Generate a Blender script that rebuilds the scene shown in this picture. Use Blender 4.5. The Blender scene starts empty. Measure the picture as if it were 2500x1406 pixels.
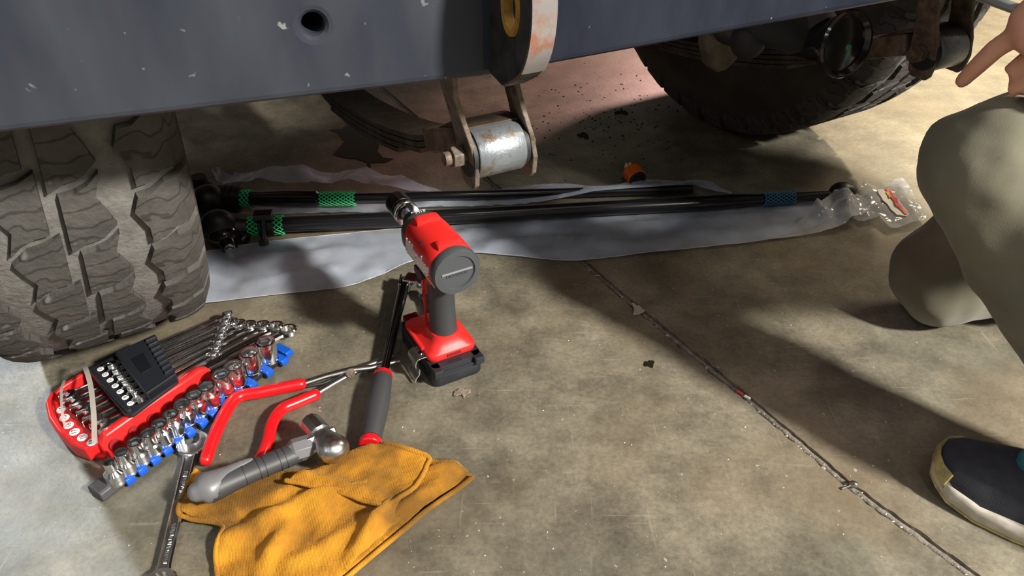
import bpy, bmesh, math, random
from mathutils import Vector, Matrix, Euler, noise
from mathutils.geometry import delaunay_2d_cdt
random.seed(7)
PI = math.pi
R = math.radians
scene = bpy.context.scene
COL = scene.collection

# ------------------------------------------------------------------ camera
FOC, PITCH, CAMH = 1878.0, R(36), 0.72          # focal length in pixels of the 2500 px wide frame
cam_d = bpy.data.cameras.new('camera')
cam_d.sensor_width = 36.0
cam_d.lens = FOC / 2500 * 36
cam_d.clip_start = 0.02
cam = bpy.data.objects.new('camera', cam_d)
COL.objects.link(cam)
cam.location = (0, 0, CAMH)
cam.rotation_euler = (PI / 2 - PITCH, 0, 0)
scene.camera = cam

# ------------------------------------------------------------------ world, lights, exposure
world = bpy.data.worlds.new('world')
scene.world = world
world.use_nodes = True
world.node_tree.nodes['Background'].inputs[0].default_value = (0.62, 0.66, 0.72, 1)
world.node_tree.nodes['Background'].inputs[1].default_value = 0.10
scene.view_settings.view_transform = 'Standard'
scene.view_settings.look = 'None'
scene.view_settings.exposure = 0.0
scene.view_settings.gamma = 1.0
scene.view_settings.use_curve_mapping = False

def area_light(name, loc, target, power, size, color=(1, 1, 1), size_y=None):
    d = bpy.data.lights.new(name, 'AREA')
    d.energy = power
    d.color = color
    d.shape = 'RECTANGLE'
    d.size = size
    d.size_y = size_y or size
    o = bpy.data.objects.new(name, d)
    COL.objects.link(o)
    o.location = loc
    o.rotation_euler = (Vector(target) - Vector(loc)).to_track_quat('-Z', 'Y').to_euler()
    return o
# work light behind the camera on the right (low: long shadows to the upper left)
area_light('work_light', (2.24, -.93, 2.2), (0.0, 0.75, 0.1), 285, 0.24, (1.0, 0.95, 0.86))
def spot_light(name, loc, target, power, cone, color, radius=.12, blend=.6):
    d = bpy.data.lights.new(name, 'SPOT')
    d.energy = power
    d.color = color
    d.spot_size = R(cone)
    d.spot_blend = blend
    d.shadow_soft_size = radius
    o = bpy.data.objects.new(name, d)
    COL.objects.link(o)
    o.location = loc
    o.rotation_euler = (Vector(target) - Vector(loc)).to_track_quat('-Z', 'Y').to_euler()
    return o
# cool daylight falling in from the far left, beyond the vehicle
spot_light('door_light', (-3.2, 2.9, 2.8), (-.78, .33, 0), 620, 24, (0.86, 0.94, 1.0), .12, .4)
# ceiling tubes
for tx, ty, tw_ in ((-3.2, -1.8, 20), (-1.3, -2.4, 10), (.5, -2.7, 9), (2.4, -2.7, 8), (-3.2, .4, 18), (-1.6, -.5, 9), (.2, -.9, 8), (3.6, .6, 7)):
    area_light('ceiling_tube', (tx, ty, 3.08), (tx, ty + .01, 0), tw_, .12, (.97, .98, 1.0), 1.4)
# added soft warm fill over the far right, lifting the shadowed floor
area_light('warm_fill', (3.3, 2.5, 2.9), (1.2, 1.0, 0), 75, 1.0, (1.0, 0.82, 0.58))
# warm lamp pool on the floor at the far right
spot_light('warm_lamp', (2.7, 4.0, 2.7), (1.6, 2.3, 0), 1050, 33, (1.0, 0.80, 0.50))
# added red-tinted fill, standing in for light bounced off the red body
spot_light('red_bounce_fill', (0.75, 3.1, 0.9), (0.27, 1.80, 0), 105, 34, (1.0, 0.58, 0.50), .1)

# ------------------------------------------------------------------ helpers
C_, S_ = math.cos(PITCH), math.sin(PITCH)
def G(px, py, z=0.0):
    """world point at height z under a pixel of the photograph"""
    X, U = px - 1250, 703 - py
    t = (z - CAMH) / (-FOC * S_ + U * C_)
    return Vector((X * t, (FOC * C_ + U * S_) * t, z))

MATS = {}
def mat(name, col, rough=0.5, metal=0.0, col2=None, nscale=30.0, ndetail=5.0, nlo=0.35, nhi=0.65,
        bump=0.0, bscale=200.0, spec=0.5, coat=0.0, rvar=0.0, chips=None, sheen=0.0, stretch=None, alpha=None):
    if name in MATS:
        return MATS[name]
    m = bpy.data.materials.new(name)
    m.use_nodes = True
    nt = m.node_tree
    N, L = nt.nodes, nt.links
    b = N['Principled BSDF']
    b.inputs['Base Color'].default_value = (*col, 1)
    b.inputs['Roughness'].default_value = rough
    b.inputs['Metallic'].default_value = metal
    b.inputs['Specular IOR Level'].default_value = spec
    b.inputs['Coat Weight'].default_value = coat
    b.inputs['Coat Roughness'].default_value = 0.08
    if sheen:
        b.inputs['Sheen Weight'].default_value = sheen
    tc = N.new('ShaderNodeTexCoord')
    src = tc.outputs['Object']
    if stretch:
        mp = N.new('ShaderNodeMapping')
        mp.inputs['Scale'].default_value = stretch
        L.new(src, mp.inputs[0])
        src = mp.outputs[0]
    colout = None
    if col2:
        n = N.new('ShaderNodeTexNoise')
        n.inputs['Scale'].default_value = nscale
        n.inputs['Detail'].default_value = ndetail
        n.inputs['Roughness'].default_value = 0.62
        L.new(src, n.inputs['Vector'])
        r = N.new('ShaderNodeValToRGB')
        r.color_ramp.elements[0].position = nlo
        r.color_ramp.elements[0].color = (*col, 1)
        r.color_ramp.elements[1].position = nhi
        r.color_ramp.elements[1].color = (*col2, 1)
        L.new(n.outputs[0], r.inputs[0])
        colout = r.outputs[0]
        if rvar:
            mr = N.new('ShaderNodeMapRange')
            mr.inputs[3].default_value = rough - rvar
            mr.inputs[4].default_value = rough + rvar
            L.new(n.outputs[0], mr.inputs[0])
            L.new(mr.outputs[0], b.inputs['Roughness'])
    for ch in (chips or []):
        ccol, cscale, thr, soft = ch
        n = N.new('ShaderNodeTexNoise')
        n.inputs['Scale'].default_value = cscale
        n.inputs['Detail'].default_value = 2.0
        L.new(tc.outputs['Object'], n.inputs['Vector'])
        mr = N.new('ShaderNodeMapRange')
        mr.inputs[1].default_value = thr
        mr.inputs[2].default_value = thr + soft
        L.new(n.outputs[0], mr.inputs[0])
        mx = N.new('ShaderNodeMix')
        mx.data_type = 'RGBA'
        L.new(mr.outputs[0], mx.inputs[0])
        if colout:
            L.new(colout, mx.inputs[6])
        else:
            mx.inputs[6].default_value = (*col, 1)
        mx.inputs[7].default_value = (*ccol, 1)
        colout = mx.outputs[2]
    if colout:
        L.new(colout, b.inputs['Base Color'])
    if bump:
        n = N.new('ShaderNodeTexNoise')
        n.inputs['Scale'].default_value = bscale
        n.inputs['Detail'].default_value = 4.0
        L.new(src, n.inputs['Vector'])
        bp = N.new('ShaderNodeBump')
        bp.inputs['Strength'].default_value = bump
        bp.inputs['Distance'].default_value = 0.004
        L.new(n.outputs[0], bp.inputs['Height'])
        L.new(bp.outputs[0], b.inputs['Normal'])
    MATS[name] = m
    return m

def frame(origin, xdir, up=(0, 0, 1)):
    x = Vector(xdir).normalized()
    u = Vector(up)
    y = u.cross(x)
    if y.length < 1e-6:
        y = Vector((0, 1, 0)).cross(x)
    y.normalize()
    z = x.cross(y)
    M = Matrix((x, y, z)).transposed().to_4x4()
    M.translation = Vector(origin)
    return M

class MB:
    """collects shapes; build() links them as one mesh object"""
    def __init__(s):
        s.v, s.f = [], []
    def add(s, vs, fs, M=None):
        k = len(s.v)
        s.v += [(M @ Vector(p)) if M else Vector(p) for p in vs]
        s.f += [tuple(i + k for i in f) for f in fs]
        return s
    def box(s, c, d, M=None, top=(1, 1)):
        x, y, z = d[0] / 2, d[1] / 2, d[2] / 2
        tx, ty = top
        vs = [(-x, -y, -z), (x, -y, -z), (x, y, -z), (-x, y, -z), (-x * tx, -y * ty, z), (x * tx, -y * ty, z), (x * tx, y * ty, z), (-x * tx, y * ty, z)]
        vs = [(a + c[0], b + c[1], e + c[2]) for a, b, e in vs]
        return s.add(vs, [(3, 2, 1, 0), (4, 5, 6, 7), (0, 1, 5, 4), (1, 2, 6, 5), (2, 3, 7, 6), (3, 0, 4, 7)], M)
    def rings(s, rs, M=None, close=False, cap0=True, cap1=True):
        """rs: list of rings (equal number of points each)"""
        n = len(rs[0])
        vs = [p for r in rs for p in r]
        fs = []
        m = len(rs)
        for i in range(m if close else m - 1):
            a, b = i * n, ((i + 1) % m) * n
            for j in range(n):
                k = (j + 1) % n
                fs.append((a + j, a + k, b + k, b + j))
        if not close:
            if cap0: fs.append(tuple(range(n - 1, -1, -1)))
            if cap1: fs.append(tuple(range((m - 1) * n, m * n)))
        return s.add(vs, fs, M)
    def lathe(s, prof, n=24, M=None, cap0=True, cap1=True, rf=None):
        """profile of (radius, z); rf(theta, i) scales the radius"""
        rs = []
        for i, (r, z) in enumerate(prof):
            rs.append([((r * (rf(2 * PI * j / n, i) if rf else 1)) * math.cos(2 * PI * j / n), (r * (rf(2 * PI * j / n, i) if rf else 1)) * math.sin(2 * PI * j / n), z) for j in range(n)])
        return s.rings(rs, M, False, cap0, cap1)
    def cyl(s, p0, p1, r0, r1=None, n=16):
        p0, p1 = Vector(p0), Vector(p1)
        d = p1 - p0
        M = frame(p0, d, (0, 0, 1) if abs(d.normalized().z) < .99 else (1, 0, 0)) @ Matrix.Rotation(PI / 2, 4, 'Y')
        return s.lathe([(r0, 0), (r1 if r1 is not None else r0, d.length)], n, M)
    def tube(s, path, rad, n=12, flat=1.0, up=(0, 0, 1), caps=True, rnd=False):
        """tube along a path; rad number or list; flat scales the second axis"""
        path = [Vector(p) for p in path]
        m = len(path)
        rad = rad if isinstance(rad, (list, tuple)) else [rad] * m
        rs = []
        def ring(p, t, r):
            u = Vector(up)
            if abs(u.dot(t)) > .97: u = Vector((1, 0, 0)) if abs(t.x) < .9 else Vector((0, 1, 0))
            a = t.cross(u).normalized()
            b = a.cross(t).normalized()
            return [p + (a * math.cos(q) + b * math.sin(q) * flat) * r for q in [2 * PI * j / n for j in range(n)]]
        tg = [((path[min(i + 1, m - 1)] - path[max(i - 1, 0)]).normalized()) for i in range(m)]
        if rnd:
            for k in (80, 55, 30):
                rs.append(ring(path[0] - tg[0] * rad[0] * math.sin(R(k)), tg[0], rad[0] * math.cos(R(k))))
        for i in range(m): rs.append(ring(path[i], tg[i], rad[i]))
        if rnd:
            for k in (30, 55, 80):
                rs.append(ring(path[-1] + tg[-1] * rad[-1] * math.sin(R(k)), tg[-1], rad[-1] * math.cos(R(k))))
        rs = [r[::-1] for r in rs]
        return s.rings(rs, None, False, caps, caps)
    def ball(s, c, r, n=16, sc=(1, 1, 1), M=None):
        prof = [(max(1e-4, math.cos(R(a)) * r), math.sin(R(a)) * r) for a in range(-85, 86, 17)]
        T = Matrix.Translation(Vector(c)) @ Matrix.Diagonal((*sc, 1))
        return s.lathe(prof, n, (M @ T) if M else T)
    def prism(s, poly, z0, z1, M=None):
        n = len(poly)
        a = sum(poly[i][0] * poly[(i + 1) % n][1] - poly[(i + 1) % n][0] * poly[i][1] for i in range(n))
        if a < 0: poly = poly[::-1]
        vs = [(x, y, z0) for x, y in poly] + [(x, y, z1) for x, y in poly]
        fs = [tuple(range(n - 1, -1, -1)), tuple(range(n, 2 * n))] + [(i, (i + 1) % n, n + (i + 1) % n, n + i) for i in range(n)]
        return s.add(vs, fs, M)
    def mesh(s, name, smooth=None):
        me = bpy.data.meshes.new(name)
        me.from_pydata([tuple(p) for p in s.v], [], s.f)
        me.update()
        if smooth is not None:
            me.polygons.foreach_set('use_smooth', [True] * len(me.polygons))
            me.set_sharp_from_angle(angle=R(smooth))
        return me
    def build(s, name, material, parent=None, smooth=None, bevel=None, seg=2):
        me = s.mesh(name, smooth)
        return link(name, me, material, parent, bevel, seg)

def link(name, me, material, parent=None, bevel=None, seg=2):
    o = bpy.data.objects.new(name, me)
    COL.objects.link(o)
    if material and not me.materials: me.materials.append(material)
    if parent: o.parent = parent
    if bevel:
        b = o.modifiers.new('bevel', 'BEVEL')
        b.width = bevel
        b.segments = seg
        b.limit_method = 'ANGLE'
        b.angle_limit = R(35)
    return o

def tag(o, label=None, cat=None, group=None, kind=None):
    if label: o['label'] = label
    if cat: o['category'] = cat
    if group: o['group'] = group
    if kind: o['kind'] = kind
    return o
def thing(name, label, cat, M=None, group=None):
    o = bpy.data.objects.new(name, None)
    COL.objects.link(o)
    o.empty_display_size = 0.05
    if M is not None: o.matrix_world = M
    return tag(o, label, cat, group)
def remesh(o, voxel, smooth_it=4, disp=None):
    m = o.modifiers.new('remesh', 'REMESH')
    m.mode = 'VOXEL'
    m.voxel_size = voxel
    m.use_smooth_shade = True
    if smooth_it:
        k = o.modifiers.new('smooth', 'SMOOTH')
        k.factor = 0.5
        k.iterations = smooth_it
    return o
def cut(o, cutter_mb):
    """subtract a shape from a mesh, applied at once"""
    c = cutter_mb.build('cutter', None)
    if o.parent:
        c.parent = o.parent
        c.matrix_parent_inverse = o.matrix_parent_inverse
    b = o.modifiers.new('cut', 'BOOLEAN')
    b.object = c
    b.solver = 'EXACT'
    bpy.context.view_layer.update()
    dg = bpy.context.evaluated_depsgraph_get()
    me = bpy.data.meshes.new_from_object(o.evaluated_get(dg))
    o.modifiers.remove(b)
    o.data = me
    bpy.data.objects.remove(c)
def text(name, body, size, M, material, parent, extrude=0.0002, shear=0.0, bold=0.0):
    cu = bpy.data.curves.new(name, 'FONT')
    cu.body = body
    cu.size = size
    cu.extrude = extrude
    cu.shear = shear
    cu.offset = bold
    cu.align_x = 'CENTER'
    cu.align_y = 'CENTER'
    cu.resolution_u = 3
    t = bpy.data.objects.new(name, cu)
    COL.objects.link(t)
    bpy.context.view_layer.update()
    me = bpy.data.meshes.new_from_object(t.evaluated_get(bpy.context.evaluated_depsgraph_get()))
    bpy.data.objects.remove(t)
    me.transform(M)
    me.materials.clear()
    return link(name, me, material, parent)
def smoothpath(pts, k=6):
    """Catmull-Rom through points"""
    pts = [Vector(p) for p in pts]
    out = []
    for i in range(len(pts) - 1):
        p0, p1, p2, p3 = pts[max(i - 1, 0)], pts[i], pts[i + 1], pts[min(i + 2, len(pts) - 1)]
        for j in range(k):
            t = j / k
            out.append(0.5 * ((2 * p1) + (p2 - p0) * t + (2 * p0 - 5 * p1 + 4 * p2 - p3) * t * t + (3 * p1 - p0 - 3 * p2 + p3) * t ** 3))
    out.append(pts[-1])
    return out
def sheet_mesh(name, poly, zf, step, jitter=0.3, wob=0.0):
    """a cloth or film: outline filled with triangles, heights from zf(x, y)"""
    b = []
    n = len(poly)
    for i in range(n):
        a, c = Vector(poly[i][:2]), Vector(poly[(i + 1) % n][:2])
        k = max(1, int((c - a).length / step))
        for j in range(k):
            p = a.lerp(c, j / k)
            if wob: p += Vector((noise.noise((p.x * 60, p.y * 60, 3)), noise.noise((p.x * 60, p.y * 60, 9)))) * wob
            b.append(p)
    xs, ys = [p.x for p in b], [p.y for p in b]
    def inside(x, y):
        r = False
        j = len(b) - 1
        for i in range(len(b)):
            if (b[i].y > y) != (b[j].y > y) and x < (b[j].x - b[i].x) * (y - b[i].y) / (b[j].y - b[i].y) + b[i].x: r = not r
            j = i
        return r
    rr = random.Random(5)
    pts = []
    y = min(ys)
    row = 0
    while y < max(ys):
        x = min(xs) + (step / 2 if row % 2 else 0)
        while x < max(xs):
            q = Vector((x + rr.uniform(-jitter, jitter) * step, y + rr.uniform(-jitter, jitter) * step))
            if inside(q.x, q.y): pts.append(q)
            x += step
        y += step * .866
        row += 1
    vs, _, fs, *_r = delaunay_2d_cdt(b + pts, [], [list(range(len(b)))], 1, 1e-6)
    me = bpy.data.meshes.new(name)
    fs = [f if sum(vs[f[i]].x * vs[f[(i + 1) % 3]].y - vs[f[(i + 1) % 3]].x * vs[f[i]].y for i in range(3)) > 0 else f[::-1] for f in fs]
    me.from_pydata([(p.x, p.y, zf(p.x, p.y)) for p in vs], [], fs)
    me.polygons.foreach_set('use_smooth', [True] * len(me.polygons))
    me.update()
    return me
def segd(p, a, b):
    p, a, b = Vector(p[:2]), Vector(a[:2]), Vector(b[:2])
    t = max(0, min(1, (p - a).dot(b - a) / max(1e-9, (b - a).length_squared)))
    return (p - a.lerp(b, t)).length, t
def fbm(x, y, s, z=0.0):
    return noise.fractal((x * s, y * s, z), 1.0, 2.0, 4)

# ------------------------------------------------------------------ floor and room
def floor_material():
    m = bpy.data.materials.new('worn_concrete')
    m.use_nodes = True
    N, L = m.node_tree.nodes, m.node_tree.links
    b = N['Principled BSDF']
    tc = N.new('ShaderNodeTexCoord')
    def nz(scale, detail, rough=.6, sc=None, rot=0, off=(0, 0, 0)):
        n = N.new('ShaderNodeTexNoise')
        n.inputs['Scale'].default_value = scale
        n.inputs['Detail'].default_value = detail
        n.inputs['Roughness'].default_value = rough
        mp = N.new('ShaderNodeMapping')
        mp.inputs['Scale'].default_value = sc or (1, 1, 1)
        mp.inputs['Rotation'].default_value = (0, 0, rot)
        mp.inputs['Location'].default_value = off
        L.new(tc.outputs['Object'], mp.inputs[0])
        L.new(mp.outputs[0], n.inputs['Vector'])
        return n.outputs[0]
    def ramp(src, a, ca, bb, cb):
        r = N.new('ShaderNodeValToRGB')
        r.color_ramp.elements[0].position = a
        r.color_ramp.elements[0].color = (*ca, 1)
        r.color_ramp.elements[1].position = bb
        r.color_ramp.elements[1].color = (*cb, 1)
        L.new(src, r.inputs[0])
        return r.outputs[0]
    def mix(f, a, c, mode='MIX', k=None):
        x = N.new('ShaderNodeMix')
        x.data_type = 'RGBA'
        x.blend_type = mode
        if k is not None: x.inputs[0].default_value = k
        else: L.new(f, x.inputs[0])
        for s, i in ((a, 6), (c, 7)):
            if isinstance(s, tuple): x.inputs[i].default_value = (*s, 1)
            else: L.new(s, x.inputs[i])
        return x.outputs[2]
    W = (1, 1, 1)
    base = ramp(nz(2.3, 6, .6, off=(3, 1, 0)), .38, (.135, .124, .096), .64, (.228, .206, .158))
    c = mix(None, base, ramp(nz(14, 8, .7), .34, (.52, .52, .50), .64, (1.30, 1.28, 1.22)), 'MULTIPLY', .9)
    c = mix(None, c, ramp(nz(160, 4, .7), .33, (.66, .66, .66), .6, (1.12, 1.12, 1.12)), 'MULTIPLY', .7)
    # rust-brown and green-grey tint patches
    c = mix(ramp(nz(3.1, 3, .5, off=(9, 4, 0)), .5, (0, 0, 0), .68, (.55, .55, .55)), c, (.155, .112, .066))
    c = mix(ramp(nz(4.3, 4, .5, off=(-2, 7, 0)), .52, (0, 0, 0), .7, (.45, .45, .45)), c, (.125, .13, .105))
    # dark stains
    c = mix(ramp(nz(5.5, 5, .65, off=(1.7, .4, 0)), .57, (0, 0, 0), .72, (.6, .6, .6)), c, (.05, .042, .032))
    # scratches, two directions
    c = mix(ramp(nz(9, 3, .5, sc=(1, 16, 1), rot=R(33)), .66, (0, 0, 0), .75, (.4, .4, .4)), c, (.34, .31, .26))
    c = mix(ramp(nz(7, 3, .5, sc=(22, 1, 1), rot=R(-25), off=(5, 5, 0)), .67, (0, 0, 0), .76, (.35, .35, .35)), c, (.32, .30, .26))
    # pale flecks
    c = mix(ramp(nz(130, 1.5, .4, off=(2, 8, 1)), .735, (0, 0, 0), .78, (.6, .6, .6)), c, (.42, .39, .33))
    L.new(c, b.inputs['Base Color'])
    rr = N.new('ShaderNodeMapRange')
    rr.inputs[3].default_value = .30
    rr.inputs[4].default_value = .62
    L.new(nz(12, 6, .6, off=(4, 4, 2)), rr.inputs[0])
    L.new(rr.outputs[0], b.inputs['Roughness'])
    bp = N.new('ShaderNodeBump')
    bp.inputs['Strength'].default_value = .22
    bp.inputs['Distance'].default_value = .002
    L.new(nz(120, 6, .7), bp.inputs['Height'])
    L.new(bp.outputs[0], b.inputs['Normal'])
    return m
M_FLOOR = floor_material()
M_GRIT = mat('joint_dirt', (.075, .062, .050), .9, col2=(.19, .165, .135), nscale=120, bump=.6, bscale=300)
X0, X1, Y0, Y1 = -4.6, 4.6, -3.6, 5.6
fl = MB().add([(X0, Y0, -.011), (X1, Y0, -.011), (X1, Y1, -.011), (X0, Y1, -.011)], [(0, 1, 2, 3)]).build('floor', M_GRIT)
tag(fl, 'worn brown-grey concrete garage floor with a long saw-cut joint', None, kind='structure')
JOINT = [(-2.55, 5.6), (-.48, 2.11), (-.066, 1.387), (.123, 1.058), (.195, .935), (.315, .739), (.399, .593), (.49, .47), (.66, .17), (2.75, -3.6)]
def joint_edge(side):
    out = []
    for i in range(len(JOINT) - 1):
        a, b = Vector(JOINT[i]), Vector(JOINT[i + 1])
        st = .004 if .2 < (a.y + b.y) / 2 < 1.6 else .06
        k = max(2, int((b - a).length / st))
        nrm = Vector((b - a).normalized().yx) * Vector((1, -1))     # to the right of travel (towards -x side flips below)
        nrm = Vector((-(b - a).y, (b - a).x)).normalized()          # left of travel = +x side (travel is towards the camera)
        for j in range(k):
            p = a.lerp(b, j / k)
            w = .0060 + .0024 * noise.noise((p.x * 90, p.y * 90, side * 7)) + .0035 * max(0, noise.noise((p.x * 22, p.y * 22, side * 5 + 2)) - .1)
            out.append(p + nrm * w * side)
    out.append(Vector(JOINT[-1]))
    return out
def slab(side):
    e = joint_edge(side)
    far = [(X1, Y1), (X1, Y0)] if side > 0 else [(X0, Y1), (X0, Y0)]
    ring = [far[0]] + [tuple(p) for p in e] + [far[1]]
    n = len(ring)
    bm = bmesh.new()
    top = [bm.verts.new((x, y, 0)) for x, y in ring]
    f = bm.faces.new(top)
    nn = len(e)
    lo = []
    for i, p in enumerate(e):
        d = Vector((-.87, -.5)) * side
        lo.append(bm.verts.new((p.x + d.x * .0012, p.y + d.y * .0012, -.011)))
    for i in range(nn - 1):
        bm.faces.new((top[i + 1], top[i + 2], lo[i + 1], lo[i]))
    bm.normal_update()
    if f.normal.z < 0: f.normal_flip()
    bmesh.ops.triangulate(bm, faces=[f])
    me = bpy.data.meshes.new('floor_slab')
    bm.to_mesh(me)
    bm.free()
    return link('floor_slab', me, M_FLOOR, fl)
slab(-1)
slab(1)
# old sealant bead lying against the right edge of the joint
for i in range(1, len(JOINT) - 2):
    a, b = Vector(JOINT[i]), Vector(JOINT[i + 1])
    nr = Vector((-(b - a).y, (b - a).x)).normalized()
    k = max(3, int((b - a).length / .006)) if 1 < i < 8 else 12
    bead = []
    for j in range(k + 1):
        p = a.lerp(b, j / k) + nr * (.0024 + .0008 * noise.noise((j * .3, i, 2)))
        bead.append((p.x, p.y, -.0065 + .0012 * noise.noise((j * .5, i, 7))))
    o = MB().tube(bead, [.0042 + .0008 * noise.noise((q[0] * 120, q[1] * 120, 4)) for q in bead], 8, .9).build('joint_sealant', mat('old_sealant', (.13, .112, .09), .85, col2=(.23, .205, .17), nscale=90, bump=.5, bscale=260), fl, 60)
M_WALL = mat('painted_wall', (.24, .235, .225), .8, col2=(.29, .285, .27), nscale=3)
def wall(name, pts):
    o = MB().add(pts, [(0, 1, 2, 3)]).build(name, M_WALL)
    tag(o, None, None, kind='structure')
    so = o.modifiers.new('solid', 'SOLIDIFY')
    so.thickness = .1
    so.offset = 1
    return o
HC = 3.2
wall('wall_front', [(X0, Y1, -.02), (X1, Y1, -.02), (X1, Y1, HC), (X0, Y1, HC)][::-1])
wall('wall_back', [(X0, Y0, -.02), (X1, Y0, -.02), (X1, Y0, HC), (X0, Y0, HC)])
wall('wall_left', [(X0, Y0, -.02), (X0, Y1, -.02), (X0, Y1, HC), (X0, Y0, HC)][::-1])
wall('wall_right', [(X1, Y0, -.02), (X1, Y1, -.02), (X1, Y1, HC), (X1, Y0, HC)])
wall('ceiling', [(X0, Y0, HC), (X1, Y0, HC), (X1, Y1, HC), (X0, Y1, HC)])

# ------------------------------------------------------------------ the vehicle
TH = R(27)
A = Vector((math.cos(TH), math.sin(TH), 0))         # across the vehicle, to the right
D = Vector((-math.sin(TH), math.cos(TH), 0))        # along the vehicle, away from the camera
VB = Vector((-.02, .76, 0))
def V(a, d, z): return VB + A * a + D * d + Vector((0, 0, z))
veh = thing('vehicle', 'front end of a red off-road vehicle with dark steel bumper and knobbly tires', 'vehicle', Matrix.Translation(V(.3, .5, 0)))
def vpart(mb, name, m, smooth=None, bevel=None, parent=None, seg=2):
    o = mb.build(name, m, None, smooth, bevel, seg)
    if parent: o.parent = parent
    else:
        o.parent = veh
        o.matrix_parent_inverse = veh.matrix_world.inverted()
    return o
M_BUMP = mat('bumper_paint', (.009, .011, .020), .34, col2=(.018, .021, .032), nscale=16, rvar=.08, spec=.16, stretch=(1, 1, .35),
             chips=[((.36, .36, .36), 90, .715, .05), ((.40, .26, .19), 34, .775, .02)], bump=.08, bscale=60)
def greyed(m):
    """paler blue-grey mixed in on the wing left of the tow tab"""
    N, L = m.node_tree.nodes, m.node_tree.links
    b = N['Principled BSDF']
    tc = N.new('ShaderNodeTexCoord')
    sx = N.new('ShaderNodeSeparateXYZ')
    L.new(tc.outputs['Object'], sx.inputs[0])
    mr = N.new('ShaderNodeMapRange')
    mr.inputs[1].default_value = .03
    mr.inputs[2].default_value = -.07
    L.new(sx.outputs[0], mr.inputs[0])
    n = N.new('ShaderNodeTexNoise')
    n.inputs['Scale'].default_value = 22
    n.inputs['Detail'].default_value = 5
    mp = N.new('ShaderNodeMapping')
    mp.inputs['Scale'].default_value = (1, 1, .3)
    L.new(tc.outputs['Object'], mp.inputs[0])
    L.new(mp.outputs[0], n.inputs['Vector'])
    r2 = N.new('ShaderNodeMapRange')
    r2.inputs[1].default_value = .3
    r2.inputs[2].default_value = .7
    r2.inputs[3].default_value = .45
    r2.inputs[4].default_value = 1.0
    L.new(n.outputs[0], r2.inputs[0])
    mu = N.new('ShaderNodeMath')
    mu.operation = 'MULTIPLY'
    L.new(mr.outputs[0], mu.inputs[0])
    L.new(r2.outputs[0], mu.inputs[1])
    x = N.new('ShaderNodeMix')
    x.data_type = 'RGBA'
    L.new(mu.outputs[0], x.inputs[0])
    L.new(b.inputs['Base Color'].links[0].from_socket, x.inputs[6])
    x.inputs[7].default_value = (.046, .052, .066, 1)
    L.new(x.outputs[2], b.inputs['Base Color'])
greyed(M_BUMP)
M_BLACKSTEEL = mat('black_steel', (.012, .012, .014), .38, col2=(.03, .028, .026), nscale=60)
M_RUSTSTEEL = mat('rusty_steel', (.085, .056, .038), .62, .35, col2=(.20, .155, .12), nscale=55, bump=.25, bscale=240)
M_SPRING = mat('dark_spring_steel', (.030, .021, .015), .7, .2, col2=(.085, .062, .045), nscale=40, bump=.2, bscale=240)
M_PLATE = mat('worn_plate', (.085, .060, .043), .55, .3, col2=(.20, .165, .135), nscale=70, bump=.2, bscale=240)
M_EDGE = mat('bare_edge', (.42, .40, .41), .35, .8, col2=(.45, .22, .15), nscale=45, nlo=.48, nhi=.66)
M_YELLOW = mat('yellow_rust', (.38, .20, .025), .6, .2, col2=(.22, .12, .03), nscale=120)
M_BUSH = mat('worn_grey_sleeve', (.24, .27, .30), .40, .6, col2=(.20, .13, .075), nscale=75, nlo=.52, nhi=.68, bump=.15, bscale=200)
M_RUBBER = mat('black_rubber', (.016, .016, .018), .6)
M_RED = mat('red_body_paint', (.42, .03, .025), .3, coat=.6)
# bumper: plan outline extruded; left wing swept back
ZB0, ZB1 = .50, .66
K = Vector((-.022, .582, 0))
w1 = Vector((math.cos(R(18)), math.sin(R(18)), 0))
c1 = Vector((math.cos(R(26.9)), math.sin(R(26.9)), 0))
w2 = Vector((math.cos(R(38)), math.sin(R(38)), 0))
Lft, Rgt = K - w1 * .62, K + c1 * .78
Rend = Rgt + w2 * .40
def off(p, d, k): return p + Vector((-d.y, d.x, 0)) * k
plan = [Lft, K, Rgt, Rend, off(Rend, w2, .10), off(Rgt, c1, .11), off(K, c1, .11), off(Lft, w1, .10)]
bumper = vpart(MB().prism([(p.x, p.y) for p in plan], ZB0, ZB1), 'front_bumper', M_BUMP)
# the round hole in the wing
hc = G(765, 62, .56)
t_ = (K - Lft).normalized()
nrm = Vector((t_.y, -t_.x, 0))
def on_face(px, py, p0, n):
    ray = G(px, py, 0) - Vector((0, 0, CAMH))
    o = Vector((0, 0, CAMH))
    return o + ray * ((p0 - o).dot(n) / ray.dot(n))
hp = on_face(765, 62, K, nrm)
cut(bumper, MB().cyl(hp + nrm * .02, hp - nrm * .07, .0078, n=28))
bv = bumper.modifiers.new('bevel', 'BEVEL')
bv.width = .006
bv.segments = 3
bv.limit_method = 'ANGLE'
bv.angle_limit = R(40)
# tow tab: thick plate standing out of the bumper
TN = Vector((c1.y, -c1.x, 0))                        # bumper's outward direction
TB = K + c1 * .016
MT = Matrix((TN, Vector((0, 0, 1)), TN.cross(Vector((0, 0, 1))))).transposed().to_4x4()
MT.translation = TB
tab_poly = [(-.02, ZB0 + .004), (.02, ZB0 - .002)] + [(.026 + .040 * math.cos(R(a)), .566 + .060 * math.sin(R(a)) ) for a in range(-70, 91, 10)] + [(-.02, .62)]
tab = MB().prism(tab_poly, -.010, .010, MT).build('tow_tab', M_BLACKSTEEL, bumper)
cut(tab, MB().lathe([(.0125, -.03), (.0125, .03)], 24, MT @ Matrix.Translation((.036, .562, 0)) @ Matrix.Diagonal((.8, 1.25, 1, 1))))
b_ = tab.modifiers.new('bevel', 'BEVEL'); b_.width = .0015; b_.limit_method = 'ANGLE'
tab['label'] = 'black steel tow tab with an oval eye'
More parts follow.
